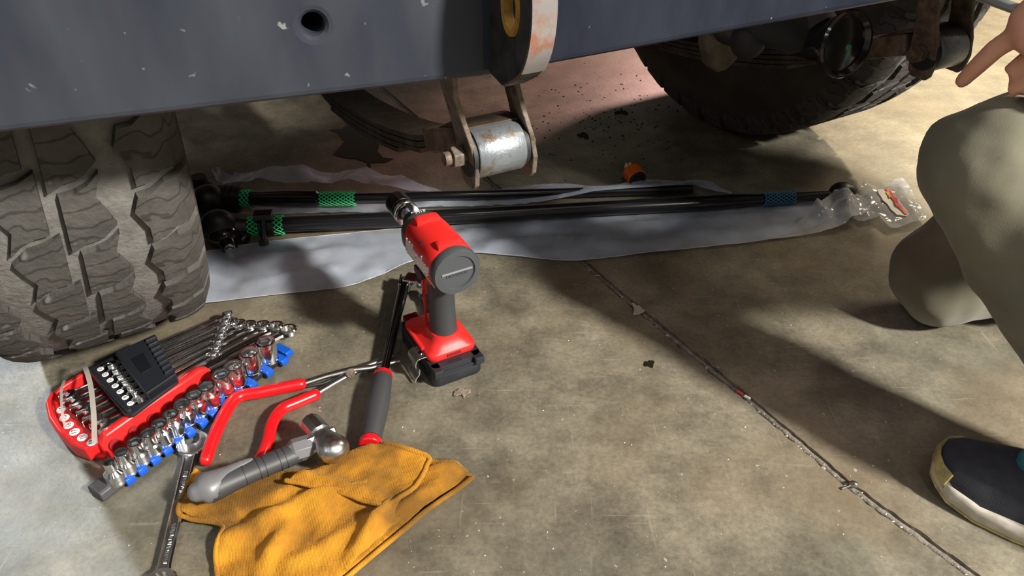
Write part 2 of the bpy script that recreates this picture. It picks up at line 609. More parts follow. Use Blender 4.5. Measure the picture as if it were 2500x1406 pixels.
ring = MB().rings([[((.036 + r * .8 * math.cos(q)), .562 + r * 1.25 * math.sin(q), z) for q in [2 * PI * j / 28 for j in range(28)]] for r, z in ((.0165, .0100), (.0160, .0122), (.0122, .0118), (.0112, .007), (.0122, .004), (.0150, .004), (.0165, .006))], MT, cap0=False, cap1=False)
ring.build('eye_ring', M_YELLOW, bumper, 40)
# bare worn metal band on the rounded front edge of the tab
band = MB()
ed = [(.026 + .0406 * math.cos(R(a)), .566 + .0606 * math.sin(R(a))) for a in range(-52, 91, 7)]
band.rings([[(x * k2 + (.026 * (1 - k2)), y * k2 + .566 * (1 - k2), z) for (k2, z) in ((1, -.0098), (1.004, -.005), (1.004, .005), (1, .0098), (.97, .009), (.97, -.009))] for x, y in ed], MT)
band.build('worn_edge', M_EDGE, bumper, 40)

def shackle(a0):
    top = vpart(MB().cyl(V(a0 - .045, .005, .50), V(a0 + .05, .005, .50), .022, n=20).box((0, 0, 0), (.07, .05, .02), frame(V(a0, .028, .458), A)), 'spring_shackle', M_RUSTSTEEL, 40)
    for s in (-1, 1):
        p = MB()
        rs = []
        for z, da, hw in ((.52, -.006, .016), (.50, -.006, .021), (.455, -.008, .020), (.425, -.007, .0165), (.395, .000, .017), (.37, .006, .021), (.345, .009, .0225), (.325, .009, .018), (.318, .009, .011)):
            a_ = a0 + s * .0345 - .004 + da
            dd = .012 * (z - .354) / .15
            rs.append([V(a_ - .003, dd - hw, z), V(a_ + .003, dd - hw, z), V(a_ + .003, dd + hw, z), V(a_ - .003, dd + hw, z)])
        p.rings(rs[::-1])
        vpart(p, 'shackle_plate', M_PLATE, bevel=.0012, parent=top)
    Mx = frame(V(a0, 0, .354), A) @ Matrix.Rotation(PI / 2, 4, 'Y')
    MB().lathe([(.013, -.0275), (.0265, -.0275), (.0275, -.026), (.0275, .026), (.0265, .0275), (.013, .0275)], 36, Mx).build('bushing_sleeve', M_BUSH, top, 35)
    MB().lathe([(.0245, -.033), (.0245, .033)], 28, Mx).build('rubber_bushing', M_RUBBER, top, 35)
    bl = MB().lathe([(.0075, -.058), (.0075, -.05), (.0068, -.05), (.0068, .048)], 18, Mx)
    bl.build('bolt', M_RUSTSTEEL, top, 35)
    MB().lathe([(.0125, -.050), (.0125, -.0375)], 6, Mx).build('nut', M_PLATE, top, bevel=.001)
    # leaf spring running back and down from the eye
    sp = [(.0, .380), (.03, .377), (.08, .350), (.15, .310), (.24, .280), (.33, .255), (.45, .228), (.6, .205), (.75, .205), (.9, .235)]
    main = None
    for k, (i0, i1, dz) in enumerate(((0, 10, 0), (2, 10, -.0085), (3, 9, -.017), (4, 8, -.0255))):
        pts = smoothpath([V(a0, d_, z_ + dz) for d_, z_ in sp[i0:i1]], 5)
        mb = MB()
        rs = []
        for q in pts:
            rs.append([q - A * .030 + Vector((0, 0, -.0036)), q + A * .030 + Vector((0, 0, -.0036)), q + A * .030 + Vector((0, 0, .0036)), q - A * .030 + Vector((0, 0, .0036))])
        mb.rings(rs)
        if main is None: main = vpart(mb, 'leaf_spring', M_SPRING, bevel=.001)
        else: vpart(mb, 'leaf', M_SPRING, bevel=.001, parent=main)
    vpart(MB().box((0, 0, 0), (.07, .10, .03), frame(V(a0, .075, .338), (A * 0 + D * -.35 + Vector((0, 0, .14)))) @ Matrix.Rotation(PI / 2, 4, 'Z')), 'spring_clamp', M_RUSTSTEEL, bevel=.004, parent=main)
    vpart(MB().box((0, 0, 0), (.09, .12, .17), frame(V(a0, .52, .365), A)), 'axle_perch', M_RUSTSTEEL, bevel=.006)
    vpart(MB().box((0, 0, 0), (.07, 1.6, .10), frame(V(a0, .80, .56), A)), 'frame_rail', M_BLACKSTEEL, bevel=.006)
shackle(0.0)
shackle(.700)

# wheels
TW = R(30)
AW = Vector((math.cos(TW), math.sin(TW), 0))
DW = Vector((-math.sin(TW), math.cos(TW), 0))
RT, WT, NP = .45, .245, 38
M_TREAD = mat('dusty_tread_block', (.058, .055, .052), .82, col2=(.092, .087, .081), nscale=26, bump=.35, bscale=160, chips=[((.22, .205, .185), 48, .66, .14)], spec=.25)
M_GROOVE = mat('dust_filled_groove', (.185, .18, .172), .9, col2=(.125, .12, .112), nscale=40, bump=.4, bscale=200, spec=.2)
M_SIDE = mat('dirty_sidewall', (.042, .036, .030), .85, col2=(.075, .062, .048), nscale=9, bump=.2, bscale=120, spec=.25)
M_RIM = mat('dusty_rim', (.16, .115, .07), .7, .3, col2=(.07, .05, .035), nscale=12)
def rtop(w):
    w = abs(w)
    pts = ((0, 1), (.34, 1), (.42, .992), (.46, .980), (.49, .960), (.515, .925))
    for (a, ra), (b, rb) in zip(pts, pts[1:]):
        if w <= b: return ra + (rb - ra) * (w - a) / (b - a)
    return pts[-1][1]
def block_mesh(name, col):
    """one rubber block at angle 0: col 0..3 across the tread"""
    zig = lambda t, k: (.0, .030, -.006, .022)[k % 4] * math.sin(t * PI * 2.0) + .022 * math.sin(t * PI * 3.3 + k)
    sgn = -1 if col < 2 else 1
    sh = col in (0, 3)
    nu, nv = (4, 3) if sh else (3, 3)
    pit = 2 * PI / NP
    vs, fs = [], []
    for layer in (0, 1):
        for j in range(nv + 1):
            t = j / nv
            for i in range(nu + 1):
                s_ = i / nu
                if sh: wl, wr = .285 + .024 * math.sin(t * 6.0 + .5), .515
                else: wl, wr = .018 + .030 * (t - .5), .180 + .024 * math.sin(t * 6.0 + .5 + .6)
                w = wl + (wr - wl) * s_
                sk = (1.35 * w + .05 * math.sin(w * 40)) if not sh else (.45 * (w - .25) + .35 + .06 * math.sin(w * 34))
                g = .052 if not sh else .062
                u = (g + (1 - 2 * g) * t) + sk + (.5 if col in (1, 3) else 0)
                inset = .0
                if layer:
                    w += (.5 - s_) * .012
                    u += (.5 - t) * .05
                r = RT * rtop(w) - (.013 if not layer else 0)
                ph = (u - .5) * pit
                vs.append((r * math.cos(ph * sgn), w * WT * sgn, r * math.sin(ph * sgn)))
    n = (nu + 1) * (nv + 1)
    ix = lambda l, i, j: l * n + j * (nu + 1) + i
    for j in range(nv):
        for i in range(nu):
            fs.append((ix(1, i, j), ix(1, i + 1, j), ix(1, i + 1, j + 1), ix(1, i, j + 1)))
    loop = [(i, 0) for i in range(nu)] + [(nu, j) for j in range(nv)] + [(i, nv) for i in range(nu, 0, -1)] + [(0, j) for j in range(nv, 0, -1)]
    for (a, b), (c, d) in zip(loop, loop[1:] + loop[:1]):
        fs.append((ix(0, a, b), ix(0, c, d), ix(1, c, d), ix(1, a, b)))
    mb = MB().add(vs, fs)
    me = mb.mesh(name, 35)
    bm = bmesh.new(); bm.from_mesh(me); bmesh.ops.recalc_face_normals(bm, faces=bm.faces)
    # outward check on the first top face
    bm.faces.ensure_lookup_table()
    if bm.faces[0].normal.x < 0:
        for f in bm.faces: f.normal_flip()
    bm.to_mesh(me); bm.free()
    me.materials.append(M_TREAD)
    return me
def add_sipes(m):
    N, L = m.node_tree.nodes, m.node_tree.links
    b = N['Principled BSDF']
    src = b.inputs['Base Color'].links[0].from_socket
    tc = N.new('ShaderNodeTexCoord')
    w = N.new('ShaderNodeTexWave')
    w.bands_direction = 'Z'
    w.inputs['Scale'].default_value = 15
    w.inputs['Distortion'].default_value = 5.0
    w.inputs['Detail'].default_value = 1
    w.inputs['Detail Scale'].default_value = 3
    L.new(tc.outputs['Object'], w.inputs['Vector'])
    mr = N.new('ShaderNodeMapRange')
    mr.inputs[1].default_value = .02
    mr.inputs[2].default_value = .10
    mr.inputs[3].default_value = .55
    mr.inputs[4].default_value = 1
    L.new(w.outputs[1], mr.inputs[0])
    x = N.new('ShaderNodeMix')
    x.data_type = 'RGBA'
    x.blend_type = 'MULTIPLY'
    x.inputs[0].default_value = 1
    L.new(src, x.inputs[6])
    L.new(mr.outputs[0], x.inputs[7])
    L.new(x.outputs[2], b.inputs['Base Color'])
add_sipes(M_TREAD)
BLK = [block_mesh('tread_block', c) for c in range(4)]
def wheel(cx, cy, lo, hi, label):
    Mw = frame((cx, cy, RT), -DW)
    prof = [(-.40, .60), (-.47, .66), (-.53, .76), (-.538, .82), (-.525, .88), (-.50, .925), (-.455, .956), (-.40, .978), (-.2, .986), (0, .986)]
    prof = prof + [(-w, r) for w, r in prof[-2::-1]]
    n = 96
    rings = [[(RT * r * math.cos(2 * PI * j / n), w * WT, RT * r * math.sin(2 * PI * j / n)) for j in range(n)] for w, r in prof]
    mb = MB().rings(rings, None, False, False, False)
    o = mb.build('tire', M_SIDE, None, 50)
    o.data.materials.append(M_GROOVE)
    for f in o.data.polygons:
        c = f.center
        if math.hypot(c.x, c.z) > RT * .965: f.material_index = 1
    o.parent = veh
    o.matrix_parent_inverse = veh.matrix_world.inverted()
    o.matrix_basis = Mw
    o['label'] = label
    rest = MB()
    for k in range(NP):
        ph = (k + .5) * 360 / NP
        ph = ph - 360 if ph > 180 else ph
        Mk = Matrix.Rotation(-R(ph), 4, 'Y')
        for c in range(4):
            if lo <= ph <= hi:
                b = bpy.data.objects.new('tread_block', BLK[c])
                COL.objects.link(b)
                b.parent = o
                b.matrix_basis = Mk
            else:
                rest.add([v.co for v in BLK[c].vertices], [tuple(p.vertices) for p in BLK[c].polygons], Mk)
    r = rest.build('tread_pattern', M_TREAD, o, 35)
    r['kind'] = 'stuff'
    # rim, brake disc
    rim = MB()
    rp = [(-.42, .615), (-.42, .585), (-.36, .575), (-.1, .53), (.15, .53), (.2, .45), (.22, .15), (.26, .14), (.26, .0015)]
    rim.rings([[(RT * r_ * math.cos(2 * PI * j / 48), w * WT * 1.0, RT * r_ * math.sin(2 * PI * j / 48)) for j in range(48)] for w, r_ in rp], Mw, cap0=False)
    rm = vpart(rim, 'wheel_rim', M_RIM, 40)
    dk = MB().rings([[(RT * r_ * math.cos(2 * PI * j / 48), w * WT, RT * r_ * math.sin(2 * PI * j / 48)) for j in range(48)] for w, r_ in ((-.14, .10), (-.14, .36), (-.06, .36), (-.06, .1))], Mw)
    vpart(dk, 'brake_disc', M_RUSTSTEEL, 40)
    return Mw
wheel(-.640, .990, -80, 62, 'large dust-covered tire with grey-filled tread grooves')
Mr = wheel(.523, 1.682, -178, 8, 'dark brown tire behind the steel bumper')
# axle and the parts hanging between the bumper and the far tire
vpart(MB().tube([Vector((-.56, 1.04, RT)), Vector((.46, 1.645, RT))], .042, 20), 'axle_tube', M_RUSTSTEEL, 40)
vpart(MB().ball(Vector((.16, 1.46, RT)), .14, 24, (1, 1, 1)), 'differential', M_RUSTSTEEL, 60)
M_GLOSS = mat('gloss_black', (.010, .010, .012), .16, coat=.4)
M_GREEN = mat('green_paint_dot', (.03, .30, .09), .5)
dc = G(2064, 108, .365)
dn = Vector((.42, -.89, .13)).normalized()
Md = frame(dc, dn) @ Matrix.Rotation(PI / 2, 4, 'Y')
cover = vpart(MB().lathe([(.038, -.10), (.040, -.03), (.052, -.012), (.057, -.004), (.0585, .002), (.056, .007), (.052, .007), (.049, .003), (.046, -.001), (.034, .001), (.018, .003), (.001, .0035)], 48, Md @ Matrix.Scale(.80, 4)), 'round_cover', M_GLOSS, 35)
cover['label'] = 'gloss black round cover with a green paint dot'
MB().lathe([(.0042, .0030), (.0036, .0042), (.0005, .0044)], 12, Md @ Matrix.Translation((.004, .003, 0)) @ Matrix.Diagonal((1, 1.3, 1, 1))).build('paint_dot', M_GREEN, cover, 40)
vpart(MB().tube([dc + D * .05, dc + D * .16 + Vector((0, 0, .06)), dc + D * .42 + Vector((0, 0, .15))], [.032, .04, .04], 14).tube([dc + D * .07 - A * .02 + Vector((0, 0, .0)), dc + D * .10 - A * .07 + Vector((0, 0, .012)), dc + D * .12 - A * .10 + Vector((0, 0, .07))], [.030, .034, .030], 14, rnd=True).ball(dc + D * .10 - A * .085 + Vector((0, 0, -.012)), .026, 14), 'cover_housing', mat('matte_black', (.010, .010, .011), .7), 45)
# lobed caliper bracket in front of the far rim
cb = G(1770, 95, .31)
brk = MB()
brk.prism([(-.055, .075), (-.048, .0), (-.034, -.036), (-.014, -.052), (.006, -.05), (.024, -.034), (.034, .0), (.045, .04), (.062, .085)], -.012, .012, frame(cb, A, (0, 0, 1)) @ Matrix.Rotation(PI / 2, 4, 'X'))
vpart(brk, 'caliper_bracket', mat('dusty_bracket', (.07, .052, .036), .6, .2, col2=(.15, .125, .095), nscale=30), bevel=.005)
vpart(MB().tube([cb + A * -.02 + Vector((0, 0, .03)) - D * .03, cb + A * .03 + Vector((0, 0, .02)) - D * .03, cb + A * .045 + Vector((0, 0, .09)) - D * .02], [.028, .03, .026], 14, rnd=True), 'caliper', M_BLACKSTEEL, 50)
vpart(MB().tube([cb + A * .035 + Vector((0, 0, -.01)) - D * .02, cb + A * .085 + Vector((0, 0, .10)) - D * .02], .004, 10), 'brake_line', M_RIM, 50)
# body above the frame (red paint): grille, hood, fenders, cowl
def vbox(a, d, z, sa, sd, sz, name, m, bevel=.02, top=(1, 1)):
    return vpart(MB().box((0, 0, 0), (sa, sd, sz), frame(V(a, d, z), A), top), name, m, bevel=bevel, seg=3)
vbox(.323, .27, .93, 1.0, .06, .50, 'grille', M_RED)
vbox(.323, .80, 1.14, 1.05, 1.0, .10, 'hood', M_RED, .03)
for s in (-1, 1):
    vbox(.323 + s * .60, .62, 1.06, .24, .85, .05, 'fender', M_RED, .02)
    vbox(.323 + s * .50, .80, .88, .02, .95, .42, 'inner_fender', M_RED, .004)
vbox(.323, 1.9, 1.05, 1.45, 1.2, .75, 'cab', M_RED, .05)
vbox(.323, .75, .80, .45, .6, .36, 'engine_block', M_BLACKSTEEL, .04)

# ------------------------------------------------------------------ tool materials
M_CHROME = mat('chrome', (.82, .83, .85), .15, 1.0)
M_SATIN = mat('satin_steel', (.46, .46, .46), .30, 1.0, col2=(.58, .58, .58), nscale=80)
M_DARKCHROME = mat('dark_chrome', (.20, .21, .24), .16, 1.0)
M_RPLASTIC = mat('red_plastic', (.62, .016, .018), .36, col2=(.70, .022, .022), nscale=20, bump=.03, bscale=800)
M_RGRIP = mat('red_dip_grip', (.66, .008, .012), .28, coat=.25)
M_DRILLRED = mat('red_tool_housing', (.66, .020, .018), .38, bump=.05, bscale=900)
M_BPLASTIC = mat('black_plastic', (.016, .018, .024), .42, bump=.05, bscale=700)
M_GREYRUB = mat('grey_rubber', (.040, .042, .046), .55, bump=.08, bscale=900)
M_CAPGREY = mat('grey_cap', (.055, .060, .068), .42, bump=.04, bscale=900)
M_BLUE = mat('blue_clip', (.005, .085, .50), .30)
M_WHITE = mat('white_print', (.82, .82, .82), .5)
M_INK = mat('dark_ink', (.06, .05, .09), .6)
M_NOSE = mat('grey_nose', (.075, .080, .070), .42, .2)
M_SILVERGRIP = mat('silver_grey_grip', (.165, .165, .175), .42, .15)
M_DARKGRIP = mat('dark_grey_grip', (.045, .046, .050), .5)

# ------------------------------------------------------------------ impact driver
HD = Vector((-.48, .877, 0)).normalized()
DB = Vector((-.099, .824, 0))
drill = thing('impact_driver', 'red and black cordless impact driver standing on its battery', 'power tool', frame(DB, HD))
def superring(x, ry, rz, cz, n=32, e=2.6, cy=0):
    out = []
    for j in range(n):
        q = 2 * PI * j / n
        c, s = math.cos(q), math.sin(q)
        out.append((x, cy + ry * math.copysign(abs(c) ** (2 / e), c), cz + rz * math.copysign(abs(s) ** (2 / e), s)))
    return out
def rrect(hx, hy, r, z, cx=0, n=5):
    out = []
    for qx, qy, a0 in ((1, 1, 0), (-1, 1, 90), (-1, -1, 180), (1, -1, 270)):
        for k in range(n):
            a = R(a0 + 90 * k / (n - 1))
            out.append((cx + qx * (hx - r) + r * math.cos(a), qy * (hy - r) + r * math.sin(a), z))
    return out
HZ = .188
# head
hd = MB().rings([superring(x, ry, rz, HZ + dz) for x, ry, rz, dz in
                 ((-.046, .0275, .0285, 0), (-.043, .0295, .0305, 0), (-.02, .0300, .0310, 0), (.02, .0295, .0305, 0), (.040, .0285, .0295, 0), (.043, .0275, .0285, 0))])
head = hd.build('motor_housing', M_DRILLRED, drill, 40)
# lower shoulder of the housing running into the handle
hs = MB()
for z, x0, x1, hy in (): pass
hs.rings([[(cx + hx * math.copysign(abs(math.cos(q)) ** .75, math.cos(q)), hy * math.copysign(abs(math.sin(q)) ** .75, math.sin(q)), z) for q in [2 * PI * j / 28 for j in range(28)]]
          for z, cx, hx, hy in ((.118, .002, .0190, .0160), (.138, -.004, .0215, .0172), (.155, -.010, .029, .021), (.170, -.013, .038, .0262), (.184, -.013, .042, .028))])
hs.build('housing_neck', M_DRILLRED, drill, 50)
for (x, w) in ((-.034, .016), (.030, .016)):
    MB().rings([superring(x + dx, .0165, .006 * k, HZ + .0285, 20, 4) for dx, k in ((-w / 2, .55), (-w / 2 + .004, .95), (w / 2 - .003, .95), (w / 2, .5))]).build('raised_tab', M_DRILLRED, drill, 40)
MB().box((-.006, .0245, HZ + .0205), (.006, .003, .005), Matrix.Identity(4)).build('vent_slot', M_BPLASTIC, drill)
# rear cap
MX = Matrix.Rotation(PI / 2, 4, 'Y')
capm = MB().lathe([(.020, .0), (.0308, .0), (.0318, .003), (.0318, .010), (.0300, .0138), (.0235, .0142), (.0225, .0118), (.001, .0118)], 40, Matrix.Translation((-.044, 0, HZ)) @ Matrix.Rotation(-PI / 2, 4, 'Y'))
cp = capm.build('rear_cap', M_CAPGREY, drill, 35)
MB().box((-.0564, 0, HZ + .001), (.0022, .041, .0024)).build('cap_bar', mat('worn_cap_edge', (.20, .21, .22), .4), cp, bevel=.0006)
text('cap_lettering', 'MILWAUKEE', .0052, Matrix.Translation((-.0560, 0, HZ - .0035)) @ Matrix.Rotation(-PI / 2, 4, 'Z') @ Matrix.Rotation(PI / 2, 4, 'X'), M_CAPGREY, cp, .0005)
# nose cone
nose = MB().rings([superring(x, r, r, HZ, 32, e) for x, r, e in ((.041, .0288, 2.6), (.050, .0290, 2.4), (.058, .0262, 2.2), (.066, .0212, 2), (.070, .0170, 2))]).build('nose_cone', M_NOSE, drill, 40)
text('nose_label', 'M18', .008, Matrix.Translation((.052, -.0, HZ + .0296)) @ Matrix.Rotation(-PI / 2, 4, 'Z'), M_WHITE, nose, .0004)
MB().box((.0585, 0, HZ + .0266), (.0018, .020, .001), Matrix.Identity(4)).build('label_bar', M_WHITE, nose)
MB().lathe([(.0165, 0), (.0165, .006), (.0145, .008), (.0135, .016), (.0115, .018), (.008, .0185)], 28, Matrix.Translation((.068, 0, HZ)) @ MX).build('chuck_collar', M_BPLASTIC, drill, 35)
# lettering on the left side of the housing
Mt = Matrix.Translation((-.003, .0304, HZ + .001)) @ Matrix.Rotation(PI, 4, 'Z') @ Matrix.Rotation(PI / 2 - .05, 4, 'X')
text('lettering', 'Milwaukee', .0190, Mt @ Matrix.Diagonal((.86, 1.45, 1, 1)), M_WHITE, drill, .0010, .30, .0004)
MB().prism([(-.038, 0), (-.006, .0035), (-.009, -.002), (.020, .0012), (.016, -.0035), (.040, -.007), (.013, -.0015 + -.0035), (.017, -.0005), (-.013, -.0035), (-.009, .0018)], -.0006, .0006, Matrix.Translation((-.003, .0283, HZ - .0150)) @ Matrix.Rotation(PI, 4, 'Z') @ Matrix.Rotation(PI / 2 + .38, 4, 'X') @ Matrix.Rotation(-.06, 4, 'Z')).build('lightning_stroke', M_WHITE, drill)
# handle, trigger, switch
hr = []
for z, cx, hx, hy in ((.048, -.014, .0215, .0195), (.060, -.013, .0205, .0185), (.090, -.0115, .0195, .0175), (.120, -.011, .0200, .0175), (.148, -.014, .0220, .0182), (.166, -.021, .0240, .0192)):
    hr.append([(cx + hx * math.cos(q), hy * math.sin(q), z) for q in [2 * PI * j / 28 for j in range(28)]])
grip = MB().rings(hr).build('handle_grip', M_GREYRUB, drill, 50)
st = []
for z, x0, x1 in ((.058, .003, .0065), (.080, .0030, .008), (.108, -.001, .009), (.115, .0050, .0095), (.130, .002, .010), (.150, .001, .010)):
    hy = .0195
    st.append([(x0, hy - .0035, z), (x1, hy - .005, z), (x1, hy - .0015, z), (x0, hy - .0004, z)])
for sg in (1, -1):
    MB().rings([[(x, y * sg, z) for x, y, z in r_] for r_ in st]).build('red_stripe', M_DRILLRED, drill, 30)
MB().tube([(.004, 0, .138), (.014, 0, .146), (.018, 0, .158)], [.009, .011, .010], 14, rnd=True).build('trigger', M_BPLASTIC, drill, 50)
MB().rings([[(-.001 + x, y, .156 + z) for x, z in ((-.014, -.001), (-.006, .007), (.010, .006), (.012, -.004), (.002, -.008), (-.010, -.007))] for y in (-.0265, .0265)]).build('direction_switch', M_BPLASTIC, drill, bevel=.001)
for o in list(drill.children):
    if o.name.split('.')[0] in ('motor_housing', 'raised_tab', 'vent_slot', 'rear_cap', 'nose_cone', 'chuck_collar', 'lettering', 'lightning_stroke'): o.location.x -= .0115
# red foot
ft = [rrect(.046, .034, .010, .034, .004), rrect(.0475, .0355, .012, .037, .004), rrect(.0475, .0355, .012, .0425, .004), rrect(.0455, .0335, .012, .0450, .003), rrect(.041, .030, .012, .0468, .0), rrect(.036, .027, .013, .0515, -.003), rrect(.026, .0215, .014, .0560, -.009), rrect(.0215, .0195, .014, .0640, -.012)]
foot = MB().rings(ft).build('foot', M_DRILLRED, drill, 55)
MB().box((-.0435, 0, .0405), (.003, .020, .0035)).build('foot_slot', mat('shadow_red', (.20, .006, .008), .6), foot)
MB().box((.006, .034, .0435), (.052, .006, .005)).build('foot_rib', M_DRILLRED, foot, bevel=.0015)
MB().box((.055, .020, .039), (.016, .022, .010)).build('lamp_window', mat('smoked_red', (.10, .004, .01), .15), foot, bevel=.002)
# battery
bt = [rrect(.058, .0345, .008, .0005, .004), rrect(.0600, .0365, .009, .004, .004), rrect(.0600, .0365, .009, .020, .004), rrect(.0585, .037, .009, .022, .004), rrect(.0585, .037, .009, .026, .004), rrect(.0575, .0365, .009, .034, .004)]
bat = MB().rings(bt).build('battery', M_BPLASTIC, drill, 40)
for sg in (-1, 1):
    MB().box((.0, sg * .0365, .012), (.085, .003, .006)).build('battery_rib', M_BPLASTIC, bat, bevel=.0012)
    MB().box((-.052, sg * .03, .028), (.020, .014, .012)).build('battery_latch', M_BPLASTIC, bat, bevel=.002)
MB().box((-.0555, 0, .0235), (.004, .05, .004)).build('battery_lip', M_BPLASTIC, bat, bevel=.001)
# belt clip on the left of the foot: bent strip
clip = MB()
cpth = [(-.020, .0350, .0400), (-.020, .044, .0400), (-.021, .050, .0380), (-.022, .052, .0300), (-.022, .0475, .0250), (-.022, .0480, .0160), (-.022, .0530, .0100), (-.022, .0545, .0045)]
cp2 = smoothpath(cpth, 4)
clip.rings([[(p.x - .0135, p.y, p.z), (p.x + .0135, p.y, p.z), (p.x + .0135, p.y + .0011, p.z + .0011), (p.x - .0135, p.y + .0011, p.z + .0011)] for p in cp2])
bc = clip.build('belt_clip', M_SATIN, drill, 30, bevel=.0004)
MB().cyl((-.022, .0395, .0395), (-.022, .0395, .0425), .0032, n=14).build('clip_screw', M_DARKCHROME, bc, 35)
for k in (-1, 1):
    MB().box((-.022 + k * .006, .0500, .0215), (.0018, .0012, .009), Matrix.Identity(4)).build('clip_rib', M_SATIN, bc)

def hexr(rc):
    return lambda q: rc * math.cos(PI / 6) / math.cos((q % (PI / 3)) - PI / 6)
def socket_mesh(name, rb, rt, h, hb, rh, mats, n=36, step=None, up=True):
    """open-top socket: base radius rb up to hb, top radius rt, hex bore rh; rings of n points"""
    hx = hexr(rh)
    prof = [(rb * .93, 0), (rb, .0012), (rb, .0042), (rb * .955, .0048), (rb * .955, .0062), (rb, .0068), (rb, hb), (rt * 1.0, hb + (rb - rt) * .9 + .0008), (rt, h - .0012), (rt * .965, h)]
    rs = [[(r * math.cos(2 * PI * j / n), r * math.sin(2 * PI * j / n), z) for j in range(n)] for r, z in prof]
    for z in (h - .0002, h - .0016, h - .014):
        rs.append([((hx(2 * PI * j / n) * (1.07 if z > h - .001 else 1)) * math.cos(2 * PI * j / n), (hx(2 * PI * j / n) * (1.07 if z > h - .001 else 1)) * math.sin(2 * PI * j / n), z) for j in range(n)])
    return MB().rings(rs)
# impact socket on the driver
sk = thing('impact_socket', 'black and chrome socket held on the nose of the red impact driver', 'socket', frame(DB + HD * .0715 + Vector((0, 0, HZ)), HD) @ MX)
MB().cyl((0, 0, -.004), (0, 0, .012), .0035, n=6).build('hex_shank', M_CHROME, sk)
MB().lathe([(.0062, .003), (.0085, .006), (.0085, .016), (.006, .0165)], 22, Matrix.Identity(4)).build('adapter', M_DARKCHROME, sk, 35)
MB().lathe([(.0085, .014), (.0165, .014), (.0172, .0152), (.0172, .018), (.0160, .0188), (.0160, .0205), (.0172, .0213), (.0172, .026), (.0168, .0268)], 32).build('chrome_ring', M_CHROME, sk, 30)
socket_mesh('x', .0168, .0168, .030, .026, .0105, None).build('socket_body', mat('black_oxide', (.05, .048, .050), .28, .85), sk, 30).location = (0, 0, .0262)

# ------------------------------------------------------------------ socket rail with sockets
RA, RB_ = G(237, 1205, .006), G(702, 852, .006)
rd = (RB_ - RA).normalized()
RL = (RB_ - RA).length
rail = thing('socket_rail', 'black socket rail with bright blue clips and a grey end cap', 'tool rail', frame((RA.x, RA.y, 0), (rd.x, rd.y, 0)))
MB().box((RL / 2 + .01, 0, .0055), (RL - .02, .021, .009)).build('rail_bar', M_BPLASTIC, rail, bevel=.002)
MB().rings([[(x, y, z) for y, z in ((-.0125, .001), (.0125, .001), (.0135, .004), (.0125, .0125), (.009, .0145), (-.009, .0145), (-.0125, .0125), (-.0135, .004))] for x in (-.002, .034)]).build('end_cap', mat('grey_plastic_cap', (.062, .062, .066), .5), rail, 25, bevel=.0012)
tops = [(265, 1127), (295, 1103), (328, 1078), (360, 1056), (388, 1033), (416, 1010), (444, 984), (473, 963), (503, 942), (539, 912), (569, 892), (607, 860), (646, 833)]
SH = .034
ords = ['smallest chrome socket, nearest the grey end cap of the blue-clipped rail', 'second chrome socket from the grey end cap of the rail', 'third chrome socket from the grey end cap of the rail', 'fourth chrome socket from the grey end cap of the rail', 'fifth chrome socket from the grey end cap of the rail', 'sixth chrome socket from the grey end cap of the rail', 'middle chrome socket of the thirteen on the blue-clipped rail', 'sixth chrome socket from the far end of the rail', 'fifth chrome socket from the far end of the rail', 'fourth chrome socket from the far end of the rail', 'third chrome socket from the far end of the rail', 'second widest chrome socket, last but one on the rail', 'widest chrome socket, at the far end of the blue-clipped rail']
M_BORE = mat('socket_bore', (.20, .18, .16), .4, .9)
for i, p in enumerate(tops):
    t = i / 12
    rb = .0108 + .0030 * t if i > 3 else (.0110, .0112, .0112, .0111)[i]
    rt = (.0066, .0078, .0088, .0092, .0096, .0100, .0104, .0108, .0112, .0120, .0124, .0130, .0136)[i]
    hb = .016 if i < 4 else .022
    c = G(p[0], p[1], SH + .0105)
    so = socket_mesh('socket', rb, rt, SH, hb, rt * .76, None).build('socket', M_CHROME, None, 28)
    so.location = (c.x, c.y, .0105)
    so.rotation_euler = (0, 0, random.uniform(0, 1))
    tag(so, ords[i], 'socket', 'sockets on the blue-clipped rail')
    # blue clip: tab towards the camera and stud inside the socket
    lx = (Vector((c.x, c.y, 0)) - Vector((RA.x, RA.y, 0))).dot(Vector((rd.x, rd.y, 0)))
    MB().rings([[(lx + dx, y, z) for y, z in ((-.0215, .0095), (-.0195, .0135), (-.003, .0140), (-.003, .0100), (-.0185, .0075), (-.0215, .0045))] for dx in (.0040, .0155)]).build('blue_clip', M_BLUE, rail, 25, bevel=.0006)
MB().rings([[(RL - .013 + dx, y, z) for y, z in ((-.0150, .0105), (-.0135, .0145), (.0120, .0150), (.0140, .0110), (.012, .0085), (-.0150, .0050))] for dx in (-.002, .010)]).build('end_clip', M_BLUE, rail, 25, bevel=.001)

